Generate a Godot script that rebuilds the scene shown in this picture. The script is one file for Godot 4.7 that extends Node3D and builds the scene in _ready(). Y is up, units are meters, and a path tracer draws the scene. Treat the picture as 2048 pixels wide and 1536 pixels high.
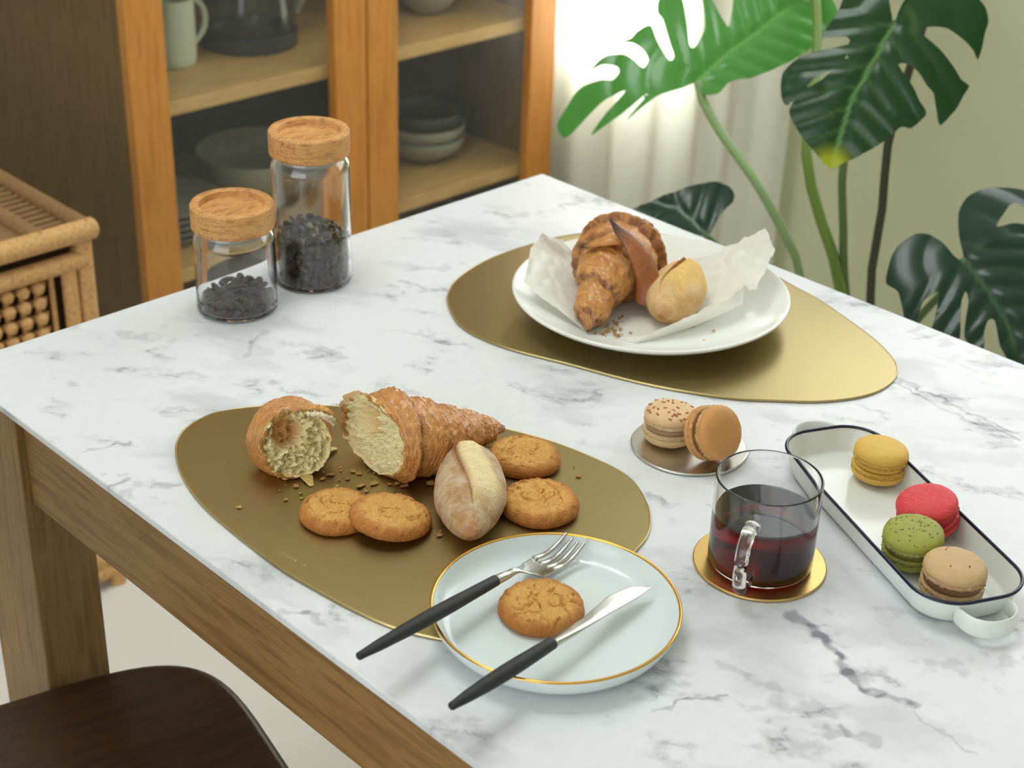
extends Node3D
# A marble-topped dining table laid with pastries, seen from above one corner.
# World: y up, metres; the table's long sides run along z, its far end along x; the camera stands above x = 0, z = 0.

const TOP := 0.75

class Shape:
	# collects strips of smooth surface; commit() makes one ArrayMesh, moved by -base
	var v := PackedVector3Array()
	var n := PackedVector3Array()
	var c := PackedColorArray()
	var uv := PackedVector2Array()
	var idx := PackedInt32Array()
	func strip(rings: Array, closed := true, cols: Array = [], flip := false) -> void:
		var m: int = rings[0].size()
		var base := v.size()
		var k := rings.size()
		for i in k:
			v.append_array(rings[i])
			if cols.is_empty():
				for j in m:
					c.append(Color.WHITE)
			else:
				c.append_array(cols[i])
			for j in m:
				uv.append(Vector2(float(j) / m, float(i) / k))
		var start := idx.size()
		for i in k - 1:
			for j in (m if closed else m - 1):
				var a := base + i * m + j
				var b := base + i * m + (j + 1) % m
				var d := a + m
				var e := b + m
				if flip:
					idx.append_array(PackedInt32Array([a, d, b, b, d, e]))
				else:
					idx.append_array(PackedInt32Array([a, b, d, b, e, d]))
		smooth(base, start)
		for i in [0, k - 1]:      # a ring shrunk to a point shares one normal
			var r: PackedVector3Array = rings[i]
			if m > 2 and r[0].distance_squared_to(r[m / 2]) < 1e-12 and r[0].distance_squared_to(r[1]) < 1e-12:
				var s := Vector3.ZERO
				for j in m:
					s += n[base + i * m + j]
				for j in m:
					n[base + i * m + j] = s.normalized()
	func smooth(base: int, start: int) -> void:
		n.resize(v.size())
		var t := start
		while t < idx.size():
			var a := v[idx[t]]
			var f := (v[idx[t + 2]] - a).cross(v[idx[t + 1]] - a)
			n[idx[t]] += f
			n[idx[t + 1]] += f
			n[idx[t + 2]] += f
			t += 3
		for i in range(base, v.size()):
			n[i] = n[i].normalized()
	func fan(poly: PackedVector2Array, y: float, up: bool) -> void:
		# a flat cap over an outline given in x, z
		var tri := Geometry2D.triangulate_polygon(poly)
		var base := v.size()
		for p in poly:
			v.append(Vector3(p.x, y, p.y))
			n.append(Vector3.UP if up else Vector3.DOWN)
			c.append(Color.WHITE)
			uv.append(p)
		var t := 0
		while t < tri.size():
			var a := tri[t]
			var b := tri[t + 1]
			var d := tri[t + 2]
			var w := (poly[b] - poly[a]).cross(poly[d] - poly[a])
			if (w > 0.0) == up:
				idx.append_array(PackedInt32Array([base + a, base + b, base + d]))
			else:
				idx.append_array(PackedInt32Array([base + a, base + d, base + b]))
			t += 3
	func slab(poly: PackedVector2Array, y0: float, y1: float, bevel: float) -> void:
		# an outline in x, z raised from y0 to y1 with its edges rounded off
		var m := poly.size()
		var area := 0.0
		for i in m:
			area += poly[i].cross(poly[(i + 1) % m])
		var out := PackedVector2Array()
		for i in m:
			var t := (poly[(i + 1) % m] - poly[(i + m - 1) % m]).normalized()
			out.append(Vector2(t.y, -t.x) * (1.0 if area > 0.0 else -1.0))
		var rings := []
		var inset := PackedVector2Array()
		for s in [[1.0, y0], [0.3, y0 + 0.3 * bevel], [0.0, y0 + bevel], [0.0, y1 - bevel], [0.3, y1 - 0.3 * bevel], [1.0, y1]]:
			var ring := PackedVector3Array()
			for i in m:
				var p: Vector2 = poly[i] - out[i] * bevel * s[0]
				ring.append(Vector3(p.x, s[1], p.y))
				if s[0] == 1.0 and s[1] == y1:
					inset.append(p)
			rings.append(ring)
		strip(rings, true, [], area < 0.0)
		fan(inset, y1, true)
		fan(inset, y0, false)
	func block(lo: Vector3, hi: Vector3, r := 0.002) -> void:
		# a box with eased edges
		var e := minf(r, 0.3 * minf(hi.x - lo.x, hi.z - lo.z))
		var p := PackedVector2Array()
		for q in [[hi.x - e, hi.z - e, 0], [lo.x + e, hi.z - e, 1], [lo.x + e, lo.z + e, 2], [hi.x - e, lo.z + e, 3]]:
			for k in 3:
				var a: float = (q[2] + k / 2.0) * PI / 2
				p.append(Vector2(q[0] + e * cos(a), q[1] + e * sin(a)))
		slab(p, lo.y, hi.y, minf(e, 0.3 * (hi.y - lo.y)))
	func lathe(profile: Array, at: Vector3, seg := 64, cols: Array = []) -> void:
		# profile: points (radius, height), upwards on the outside
		var rings := []
		var cc := []
		for k in profile.size():
			var ring := PackedVector3Array()
			var pc := PackedColorArray()
			for j in seg:
				var a := TAU * j / seg
				ring.append(at + Vector3(profile[k].x * cos(a), profile[k].y, profile[k].x * sin(a)))
				if cols.size():
					pc.append(cols[k])
			rings.append(ring)
			cc.append(pc)
		strip(rings, true, cc if cols.size() else [])
	func tube(pts: Array, radii: Array, seg := 12, flat := 1.0, col := Color.WHITE, up := Vector3.UP) -> void:
		# a round or flattened bar along points; flat scales its height
		var rings := []
		var cc := []
		var m := pts.size()
		for i in m:
			var t: Vector3 = (pts[mini(i + 1, m - 1)] - pts[maxi(i - 1, 0)]).normalized()
			var side := t.cross(up)
			if side.length() < 0.05:
				side = t.cross(Vector3.RIGHT)
			side = side.normalized()
			var w := side.cross(t).normalized()
			var add := [radii[i]]
			if i == 0 or i == m - 1:
				add = [0.0, radii[i] * 0.7, radii[i]] if i == 0 else [radii[i], radii[i] * 0.7, 0.0]
			for q in add.size():
				var push := 0.0
				if i == 0:
					push = -[0.4, 0.28, 0.0][q] * radii[i] * minf(flat, 1.0)
				elif i == m - 1:
					push = [0.0, 0.28, 0.4][q] * radii[i] * minf(flat, 1.0)
				var ring := PackedVector3Array()
				var pc := PackedColorArray()
				for j in seg:
					var a := -TAU * j / seg
					ring.append(pts[i] + t * push + side * cos(a) * add[q] + w * sin(a) * add[q] * flat)
					pc.append(col)
				rings.append(ring)
				cc.append(pc)
		strip(rings, true, cc, true)
	func commit(base := Vector3.ZERO) -> ArrayMesh:
		var vv := v
		if base != Vector3.ZERO:
			for i in vv.size():
				vv[i] -= base
		var arr := []
		arr.resize(Mesh.ARRAY_MAX)
		arr[Mesh.ARRAY_VERTEX] = vv
		arr[Mesh.ARRAY_NORMAL] = n
		arr[Mesh.ARRAY_COLOR] = c
		arr[Mesh.ARRAY_TEX_UV] = uv
		arr[Mesh.ARRAY_INDEX] = idx
		var mesh := ArrayMesh.new()
		mesh.add_surface_from_arrays(Mesh.PRIMITIVE_TRIANGLES, arr)
		return mesh

var M := {}
var taken := {}

func numbered(called: String) -> String:
	taken[called] = taken.get(called, 0) + 1
	return called if taken[called] == 1 else "%s_%03d" % [called, taken[called] - 1]

func tag(o: Node3D, label: String, category: String, group := "", kind := "") -> void:
	o.set_meta("label", label)
	o.set_meta("category", category)
	if group:
		o.set_meta("group", group)
	if kind:
		o.set_meta("kind", kind)

func thing(called: String, at: Vector3, label: String, category: String, group := "") -> Node3D:
	var o := Node3D.new()
	o.name = numbered(called)
	o.position = at
	add_child(o)
	tag(o, label, category, group)
	return o

func part(parent: Node3D, called: String, s: Shape, m: Material) -> MeshInstance3D:
	# a mesh built in world places under a thing that is not turned
	var o := MeshInstance3D.new()
	o.name = called
	var base := Vector3.ZERO
	var up: Node = parent
	while up is Node3D and up != self:
		base += up.position
		up = up.get_parent()
	o.mesh = s.commit(base)
	o.material_override = m
	parent.add_child(o, true)
	return o

func put(parent: Node3D, called: String, s: Shape, m: Material) -> MeshInstance3D:
	# a mesh built in its parent's own axes
	var o := MeshInstance3D.new()
	o.name = called
	o.mesh = s.commit()
	o.material_override = m
	parent.add_child(o, true)
	return o

func lone(called: String, s: Shape, m: Material, at: Vector3) -> MeshInstance3D:
	# a top-level thing that is a single mesh
	var o := MeshInstance3D.new()
	o.name = numbered(called)
	o.position = at
	o.mesh = s.commit(at)
	o.material_override = m
	add_child(o)
	return o

func struct(called: String, s: Shape, m: Material) -> MeshInstance3D:
	var o := lone(called, s, m, Vector3.ZERO)
	o.set_meta("kind", "structure")
	return o

func srgb(r: float, g: float, b: float) -> Color:      # 0..255 as seen -> linear
	return Color(r / 255, g / 255, b / 255).srgb_to_linear()

func flatmat(c: Color, rough: float, metal := 0.0) -> StandardMaterial3D:   # c is sRGB
	var m := StandardMaterial3D.new()
	m.albedo_color = c
	m.roughness = rough
	m.metallic = metal
	return m

func tinted(rough: float, bump := 0.0, bump_scale := 60.0) -> StandardMaterial3D:   # takes its colour from the vertices
	var m := StandardMaterial3D.new()
	m.vertex_color_use_as_albedo = true
	m.roughness = rough
	if bump > 0.0:
		m.heightmap_enabled = true
		m.heightmap_scale = bump
		m.heightmap_texture = M.grain_tex
		m.uv1_triplanar = true
		m.uv1_scale = Vector3.ONE * bump_scale
	return m

func noise(freq: float, seed_: int, type := FastNoiseLite.TYPE_SIMPLEX_SMOOTH, oct := 3) -> FastNoiseLite:
	var f := FastNoiseLite.new()
	f.noise_type = type
	f.frequency = freq
	f.seed = seed_
	f.fractal_octaves = oct
	if oct < 2:
		f.fractal_type = FastNoiseLite.FRACTAL_NONE
	return f

func noise_tex(f: FastNoiseLite, size := 512, stops: Array = []) -> NoiseTexture2D:
	var t := NoiseTexture2D.new()
	t.width = size
	t.height = size
	t.seamless = true
	t.noise = f
	if stops.size():
		var g := Gradient.new()
		g.offsets = PackedFloat32Array(stops.map(func(s): return s[0]))
		g.colors = PackedColorArray(stops.map(func(s): return s[1]))
		t.color_ramp = g
	return t

func wood(dark: Color, mid: Color, light: Color, scale: Vector3, rough: float, seed_: int) -> StandardMaterial3D:
	# grain: noise drawn out along the axis whose scale is small
	var m := StandardMaterial3D.new()
	var f := noise(0.012, seed_, FastNoiseLite.TYPE_SIMPLEX_SMOOTH, 5)
	f.fractal_gain = 0.6
	m.albedo_texture = noise_tex(f, 512, [[0.0, dark], [0.38, mid], [0.6, light], [0.72, mid], [1.0, dark]])
	m.uv1_triplanar = true
	m.uv1_scale = scale
	m.roughness = rough
	return m

func curve(pts: Array, steps: int) -> Array:
	# a smooth open line through points
	var c := Curve3D.new()
	for i in pts.size():
		var t: Vector3 = (pts[mini(i + 1, pts.size() - 1)] - pts[maxi(i - 1, 0)]) / 6.0
		c.add_point(pts[i], -t, t)
	c.bake_interval = 0.0008
	var out := []
	for k in steps + 1:
		out.append(c.sample_baked(c.get_baked_length() * k / steps, true))
	return out

func loop2(pts: Array, per := 4) -> PackedVector2Array:
	# a smooth closed outline through points
	var out := PackedVector2Array()
	var m := pts.size()
	for i in m:
		for k in per:
			out.append(pts[i].cubic_interpolate(pts[(i + 1) % m], pts[(i + m - 1) % m], pts[(i + 2) % m], float(k) / per))
	return out

func lerp_list(a: Array, t: float) -> float:
	var x := clampf(t, 0.0, 1.0) * (a.size() - 1)
	var i := mini(int(x), a.size() - 2)
	return lerpf(a[i], a[i + 1], smoothstep(0.0, 1.0, x - i) * 0.5 + (x - i) * 0.5)

# ---------------------------------------------------------------- materials

func materials() -> void:
	M.grain_tex = noise_tex(noise(0.03, 7, FastNoiseLite.TYPE_SIMPLEX_SMOOTH, 4), 512)
	M.marble = marble()
	M.oak = wood(Color8(112, 80, 40), Color8(140, 104, 58), Color8(156, 120, 70), Vector3(9, 9, 0.7), 0.5, 3)
	M.oak_upright = wood(Color8(118, 86, 46), Color8(142, 108, 64), Color8(154, 120, 74), Vector3(11, 0.8, 11), 0.5, 4)
	M.beech = wood(Color8(176, 112, 42), Color8(196, 130, 54), Color8(204, 140, 62), Vector3(8, 0.6, 8), 0.45, 5)
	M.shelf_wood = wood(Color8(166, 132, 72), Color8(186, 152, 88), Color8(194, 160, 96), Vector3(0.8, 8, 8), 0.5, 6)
	M.walnut = wood(Color8(44, 27, 14), Color8(58, 36, 19), Color8(70, 44, 23), Vector3(0.9, 9, 9), 0.38, 8)
	M.lid = wood(Color8(124, 78, 38), Color8(200, 144, 84), Color8(222, 168, 104), Vector3(5, 24, 24), 0.5, 9)
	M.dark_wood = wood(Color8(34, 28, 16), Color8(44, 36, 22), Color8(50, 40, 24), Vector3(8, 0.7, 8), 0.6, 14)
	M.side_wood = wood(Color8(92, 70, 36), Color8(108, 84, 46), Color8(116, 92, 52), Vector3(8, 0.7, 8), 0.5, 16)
	M.rattan = wood(Color8(156, 110, 62), Color8(204, 156, 98), Color8(222, 176, 116), Vector3(14, 14, 14), 0.6, 10)
	M.rattan_shade = wood(Color8(104, 74, 44), Color8(140, 106, 68), Color8(156, 120, 78), Vector3(14, 14, 14), 0.6, 11)
	M.wall = flatmat(Color8(214, 213, 200), 0.9)
	M.wall_side = flatmat(Color8(208, 212, 178), 0.9)
	M.ceiling = flatmat(Color8(236, 236, 230), 0.95)
	M.floor = flatmat(Color8(232, 230, 222), 0.45)
	M.frame_white = flatmat(Color8(236, 236, 232), 0.4)
	M.brass = metal(Color8(182, 164, 114), 0.36, 21)
	M.brass_edge = flatmat(Color8(190, 172, 122), 0.3, 1.0)
	M.gold = flatmat(Color8(226, 176, 84), 0.22, 1.0)
	M.gold_sheet = metal(Color8(226, 190, 120), 0.3, 22)
	M.silver_sheet = metal(Color8(222, 220, 212), 0.26, 23)
	M.steel = flatmat(Color8(196, 196, 192), 0.22, 1.0)
	M.black_grip = flatmat(Color8(34, 36, 38), 0.55)
	M.porcelain = flatmat(Color8(238, 240, 234), 0.16)
	M.porcelain_cool = flatmat(Color8(226, 236, 236), 0.14)
	M.enamel_white = flatmat(Color8(232, 236, 230), 0.14)
	M.enamel_blue = flatmat(Color8(16, 22, 52), 0.15)
	M.dish_grey = flatmat(Color8(150, 150, 130), 0.35)
	M.dish_dark = flatmat(Color8(50, 52, 58), 0.4)
	M.mug = flatmat(Color8(196, 206, 176), 0.4)
	M.pane = flatmat(Color(0.96, 0.98, 0.97, 0.04), 0.02)
	M.pane.transparency = BaseMaterial3D.TRANSPARENCY_ALPHA
	M.door_glass = flatmat(Color(0.96, 0.98, 0.97, 0.02), 0.02)
	M.door_glass.transparency = BaseMaterial3D.TRANSPARENCY_ALPHA
	M.door_glass.metallic_specular = 0.22
	M.smoke_glass = flatmat(Color(0.2, 0.22, 0.22, 0.35), 0.05)
	M.smoke_glass.transparency = BaseMaterial3D.TRANSPARENCY_ALPHA
	M.solid_glass = flatmat(Color(1, 1, 1, 0.0), 0.0)
	M.solid_glass.refraction_enabled = true
	M.solid_glass.refraction_scale = 0.05
	M.coffee = flatmat(Color(0.34, 0.015, 0.04, 0.0), 0.0)
	M.coffee.refraction_enabled = true
	M.coffee.refraction_scale = 0.033
	M.bean = tinted(0.36)
	M.pastry = tinted(0.42, 0.12, 26.0)
	M.pastry.clearcoat_enabled = true
	M.pastry.clearcoat = 0.6
	M.pastry.clearcoat_roughness = 0.22
	M.crumb = tinted(0.8, 0.12, 34.0)
	M.bread = tinted(0.75, 0.10, 30.0)
	M.cookie = tinted(0.75, 0.14, 30.0)
	M.macaron = tinted(0.6, 0.04, 34.0)
	M.paper = flatmat(Color8(244, 243, 236), 0.6)
	M.paper.backlight_enabled = true
	M.paper.backlight = Color(0.75, 0.75, 0.72)
	M.leaf = tinted(0.24)
	M.leaf.backlight_enabled = true
	M.leaf.backlight = Color(0.55, 0.62, 0.3)
	M.stem = tinted(0.45)
	M.curtain = flatmat(Color8(238, 238, 230), 0.9)
	M.curtain.backlight_enabled = true
	M.curtain.backlight = Color(0.9, 0.9, 0.87)
	M.pot = flatmat(Color8(206, 204, 196), 0.6)
	M.soil = flatmat(Color8(50, 38, 28), 0.95)
	M.bulb = flatmat(Color8(255, 250, 240), 0.4)
	M.bulb.emission_enabled = true
	M.bulb.emission = Color(1.0, 0.97, 0.92)
	M.bulb.emission_energy_multiplier = 12.0
	M.etch = flatmat(Color8(176, 162, 112), 0.6, 0.4)

func metal(c: Color, rough: float, seed_: int) -> StandardMaterial3D:
	# brushed sheet: fine grain in the colour and a slight tooth
	var m := flatmat(c, rough, 1.0)
	m.albedo_texture = noise_tex(noise(0.22, seed_, FastNoiseLite.TYPE_SIMPLEX, 3), 512, [[0.0, Color(0.86, 0.86, 0.86)], [0.5, Color(0.95, 0.95, 0.95)], [1.0, Color(1, 1, 1)]])
	m.uv1_triplanar = true
	m.uv1_scale = Vector3.ONE * 9.0
	return m

func marble() -> StandardMaterial3D:
	# white stone with cloudy grey patches, fine broken veins and a few long ones; texture laid over the whole top
	var w := 900
	var h := 1447
	var cloud := noise(0.006, 31, FastNoiseLite.TYPE_SIMPLEX_SMOOTH, 5)
	cloud.domain_warp_enabled = true
	cloud.domain_warp_amplitude = 60.0
	cloud.domain_warp_frequency = 0.008
	var vein := noise(0.0075, 57, FastNoiseLite.TYPE_SIMPLEX_SMOOTH, 4)
	vein.domain_warp_enabled = true
	vein.domain_warp_amplitude = 45.0
	vein.domain_warp_frequency = 0.012
	var patch := noise(0.011, 77, FastNoiseLite.TYPE_SIMPLEX_SMOOTH, 4)
	var fine := noise(0.05, 91, FastNoiseLite.TYPE_SIMPLEX_SMOOTH, 3)
	# long veins: points in metres from the far left corner (x across, z along), half width in metres, depth of grey
	var lines := [
		[[Vector2(267, 732), Vector2(266, 746), Vector2(262, 763), Vector2(258, 782), Vector2(249, 797), Vector2(243, 811)], 6.0, 0.36],
		[[Vector2(243, 811), Vector2(245, 825), Vector2(248, 837), Vector2(251, 843)], 3.6, 0.34],
		[[Vector2(251, 843), Vector2(246, 861), Vector2(240, 887), Vector2(240, 899)], 1.2, 0.20],
		[[Vector2(630, 567), Vector2(630, 599), Vector2(629, 625), Vector2(624, 654), Vector2(626, 700)], 2.6, 0.22],
		[[Vector2(626, 576), Vector2(620, 606), Vector2(614, 635), Vector2(617, 673), Vector2(617, 706)], 2.6, 0.22],
		[[Vector2(188, 731), Vector2(193, 752), Vector2(198, 778)], 5.0, 0.15],
		[[Vector2(122, 737), Vector2(135, 738), Vector2(148, 741), Vector2(164, 757)], 1.6, 0.26],
		[[Vector2(184, 823), Vector2(197, 830), Vector2(204, 848)], 5.0, 0.20],
		[[Vector2(255, 125), Vector2(228, 136), Vector2(209, 155)], 5.0, 0.14],
		[[Vector2(12, 207), Vector2(36, 210), Vector2(50, 219)], 2.5, 0.20],
		[[Vector2(-2, 264), Vector2(16, 270)], 3.0, 0.24],
		[[Vector2(25, 288), Vector2(43, 299)], 4.0, 0.20],
		[[Vector2(51, 434), Vector2(61, 438), Vector2(74, 451)], 3.0, 0.20],
		[[Vector2(5, 490), Vector2(13, 501), Vector2(18, 517)], 4.0, 0.20],
		[[Vector2(444, 78), Vector2(455, 111), Vector2(482, 126)], 9.0, 0.10],
		[[Vector2(424, 124), Vector2(431, 143)], 4.0, 0.16],
		[[Vector2(204, 278), Vector2(220, 286), Vector2(230, 287)], 2.5, 0.20],
	]
	var segs := []
	for l in lines:
		for k in l[0].size() - 1:
			segs.append([l[0][k], l[0][k + 1], l[1], l[2]])
	var px := PackedByteArray()
	px.resize(w * h * 3)
	var mm := 746.6 / w
	for y in h:
		var near := []
		for s in segs:
			if y * mm > minf(s[0].y, s[1].y) - 24 and y * mm < maxf(s[0].y, s[1].y) + 24:
				near.append(s)
		for x in w:
			# streaks run from the far left towards the near right
			var u := (x * 0.55 + y * 0.83)
			var q := (x * 0.83 - y * 0.55)
			var c := cloud.get_noise_2d(u * 0.55, q * 1.15)
			var f := fine.get_noise_2d(x, y)
			var p := patch.get_noise_2d(u * 0.6, q * 1.3)
			var v := absf(vein.get_noise_2d(u * 0.55, q * 1.15) + 0.03 * f)
			var where := smoothstep(-0.1, 0.5, p)
			var g := 0.12 * smoothstep(0.05, 0.6, c)
			g += 0.11 * (1.0 - smoothstep(0.0, 0.14, v)) * where
			g += 0.17 * (1.0 - smoothstep(0.0, 0.035, v)) * smoothstep(0.1, 0.5, p + 0.5 * f)
			g += 0.10 * smoothstep(0.30, 0.6, p + 0.35 * f)
			g += 0.012 * f
			if near.size():
				var at := Vector2(x * mm + 9.0 * fine.get_noise_2d(x * 0.5, y * 0.5 + 400), y * mm + 9.0 * fine.get_noise_2d(x * 0.5 + 700, y * 0.5))
				for s in near:
					var d: float = at.distance_to(Geometry2D.get_closest_point_to_segment(at, s[0], s[1]))
					if d < s[2] * 2.0:
						g += s[3] * (1.0 - smoothstep(0.2, 1.15, d / s[2] + 0.5 * f)) * (0.8 + 0.5 * p)
			g = clampf(g, 0.0, 0.62)
			var k := (y * w + x) * 3
			px[k] = int(229 - 188 * g)
			px[k + 1] = int(231 - 186 * g)
			px[k + 2] = int(234 - 176 * g)
	var m := StandardMaterial3D.new()
	m.albedo_texture = ImageTexture.create_from_image(Image.create_from_data(w, h, false, Image.FORMAT_RGB8, px))
	m.roughness = 0.3
	m.metallic_specular = 0.36
	return m

# ---------------------------------------------------------------- the room

const X0 := -1.8
const X1 := 2.40
const Z0 := -2.72
const Z1 := 1.8
const HIGH := 2.5

func room() -> void:
	var s := Shape.new()
	s.block(Vector3(X0 - 0.12, -0.1, Z0 - 0.12), Vector3(X1 + 0.12, 0, Z1 + 0.12), 0.001)
	struct("floor", s, M.floor)
	s = Shape.new()
	s.block(Vector3(X0 - 0.12, HIGH, Z0 - 0.12), Vector3(X1 + 0.12, HIGH + 0.1, Z1 + 0.12), 0.001)
	struct("ceiling", s, M.ceiling)
	s = Shape.new()
	s.block(Vector3(X0, 0, Z0 - 0.12), Vector3(X1, HIGH, Z0), 0.001)
	struct("wall_back", s, M.wall)
	s = Shape.new()
	s.block(Vector3(X0 - 0.12, 0, Z0 - 0.12), Vector3(X0, HIGH, -1.4), 0.001)
	s.block(Vector3(X0 - 0.12, 0, -1.4), Vector3(X0, 0.6, 1.2), 0.001)
	s.block(Vector3(X0 - 0.12, 2.3, -1.4), Vector3(X0, HIGH, 1.2), 0.001)
	s.block(Vector3(X0 - 0.12, 0, 1.2), Vector3(X0, HIGH, Z1 + 0.12), 0.001)
	struct("wall_left", s, M.wall)
	s = Shape.new()
	s.block(Vector3(X0, 0, Z1), Vector3(X1, HIGH, Z1 + 0.12), 0.001)
	struct("wall_front", s, M.wall)
	# the right wall stands round two window openings
	s = Shape.new()
	var za := -2.36
	var zb := -1.94
	var zc := -1.74
	var zd := -0.2
	s.block(Vector3(X1, 0, Z0 - 0.12), Vector3(X1 + 0.12, HIGH, za), 0.001)
	s.block(Vector3(X1, 0, za), Vector3(X1 + 0.12, 0.42, zb), 0.001)
	s.block(Vector3(X1, 1.4, za), Vector3(X1 + 0.12, HIGH, zb), 0.001)
	s.block(Vector3(X1, 0, zb), Vector3(X1 + 0.12, HIGH, zc), 0.001)
	s.block(Vector3(X1, 0, zc), Vector3(X1 + 0.12, 1.0, zd), 0.001)
	s.block(Vector3(X1, 2.25, zc), Vector3(X1 + 0.12, HIGH, zd), 0.001)
	s.block(Vector3(X1, 0, zd), Vector3(X1 + 0.12, HIGH, Z1 + 0.12), 0.001)
	struct("wall_right", s, M.wall_side)
	window("window_1", 1.0, 2.25, zc, zd, 2)
	window("window_2", 0.42, 1.4, za, zb, 1)
	window("window_3", 0.6, 2.3, -1.4, 1.2, 2)
	s = Shape.new()
	s.block(Vector3(X1 - 0.014, 0, zb), Vector3(X1, 0.07, Z1), 0.003)
	struct("baseboard_right", s, M.frame_white)

func window(called: String, y0: float, y1: float, a: float, b: float, panes: int) -> void:
	# window_3 is in the left wall behind the camera, the others in the right wall
	var left := called == "window_3"
	var o := Node3D.new()
	o.name = called
	o.set_meta("kind", "structure")
	o.position = Vector3(X0 - 0.06 if left else X1 + 0.06, y0, (a + b) / 2)
	add_child(o)
	var t := 0.045
	var bar := func(s: Shape, p: float, q: float, lo: float, hi: float, u: float, w: float, r: float) -> void:
		if left:
			s.block(Vector3(X0 - q, u, lo), Vector3(X0 - p, w, hi), r)
		else:
			s.block(Vector3(X1 + p, u, lo), Vector3(X1 + q, w, hi), r)
	var s := Shape.new()
	bar.call(s, 0.03, 0.09, a, a + t, y0, y1, 0.002)
	bar.call(s, 0.03, 0.09, b - t, b, y0, y1, 0.002)
	bar.call(s, 0.03, 0.09, a + t, b - t, y0, y0 + t, 0.002)
	bar.call(s, 0.03, 0.09, a + t, b - t, y1 - t, y1, 0.002)
	for k in range(1, panes):
		var m := lerpf(a, b, float(k) / panes)
		bar.call(s, 0.03, 0.09, m - t / 2, m + t / 2, y0 + t, y1 - t, 0.002)
	part(o, "window_frame", s, M.frame_white)
	for k in panes:
		s = Shape.new()
		var lo := lerpf(a, b, float(k) / panes) + (t if k == 0 else t / 2)
		var hi := lerpf(a, b, (k + 1.0) / panes) - (t if k == panes - 1 else t / 2)
		bar.call(s, 0.058, 0.062, lo, hi, y0 + t, y1 - t, 0.0005)
		part(o, "pane", s, M.pane)

func curtain() -> void:
	# a sheer curtain gathered in the corner beside the cabinet
	var s := Shape.new()
	var rings := []
	for i in 13:
		var y := lerpf(2.36, 0.02, i / 12.0)
		var r := PackedVector3Array()
		for j in 161:
			var t := j / 160.0
			var z := lerpf(-2.46, -1.66, t)
			var fold := 0.020 * sin(t * 46.0 + 0.8 * sin(t * 9.0) + 0.15 * i) + 0.012 * sin(t * 19.0 + 1.0)
			r.append(Vector3(X1 - 0.055 + fold * (0.8 + 0.2 * i / 12.0), y, z))
		rings.append(r)
	s.strip(rings, false)
	tag(lone("sheer_curtain", s, M.curtain, Vector3(X1 - 0.05, 0.02, -2.06)), "sheer off-white curtain hanging in soft vertical folds between the cabinet and the monstera", "curtain")
	s = Shape.new()
	s.tube([Vector3(X1 - 0.055, 2.375, -2.52), Vector3(X1 - 0.055, 2.375, 0.5)], [0.012, 0.012], 14)
	part_rod(s)

func part_rod(s: Shape) -> void:
	for z in [-2.5, -1.84, 0.45]:
		s.tube([Vector3(X1 - 0.055, 2.375, z), Vector3(X1, 2.375, z)], [0.006, 0.006], 8)
	var o := lone("curtain_rod", s, M.frame_white, Vector3(X1 - 0.055, 2.375, -1.0))
	tag(o, "white curtain rod above the windows carrying the sheer curtain", "rod")

func ceiling_lamp(at: Vector3) -> void:
	var o := thing("ceiling_lamp", at, "white ceiling lamp with a cross of small round bulbs above the table", "lamp")
	var s := Shape.new()
	s.lathe([Vector2(0, 0.0), Vector2(0.06, 0.0), Vector2(0.065, 0.008), Vector2(0.065, 0.03), Vector2(0, 0.03)], at - Vector3(0, 0.03, 0), 32)
	part(o, "canopy", s, M.frame_white)
	for k in 6:
		var a := TAU * k / 6 + 0.3
		var tip := at + Vector3(0.26 * cos(a), -0.10, 0.26 * sin(a))
		s = Shape.new()
		s.tube([at + Vector3(0.03 * cos(a), -0.028, 0.03 * sin(a)), at + Vector3(0.16 * cos(a), -0.05, 0.16 * sin(a)), tip + Vector3(0, 0.03, 0)], [0.006, 0.006, 0.006], 10)
		var arm := part(o, "arm", s, M.frame_white)
		s = Shape.new()
		var prof := []
		for i in 13:
			prof.append(Vector2(0.028 * sin(PI * i / 12.0), -0.028 * cos(PI * i / 12.0)))
		s.lathe(prof, tip, 24)
		part(arm, "bulb", s, M.bulb)
		var l := OmniLight3D.new()
		l.name = "bulb_light"
		l.position = tip - at
		l.light_energy = LAMP_ENERGY / 6.0
		l.light_color = LAMP_COLOR
		l.light_size = 0.028
		l.omni_range = 8.0
		l.omni_attenuation = 2.0
		l.shadow_enabled = true
		o.add_child(l, true)

# ---------------------------------------------------------------- table, chair

const TX0 := 0.5255
const TX1 := 1.2721
const TZ0 := -1.2438
const TZ1 := -0.0438

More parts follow.
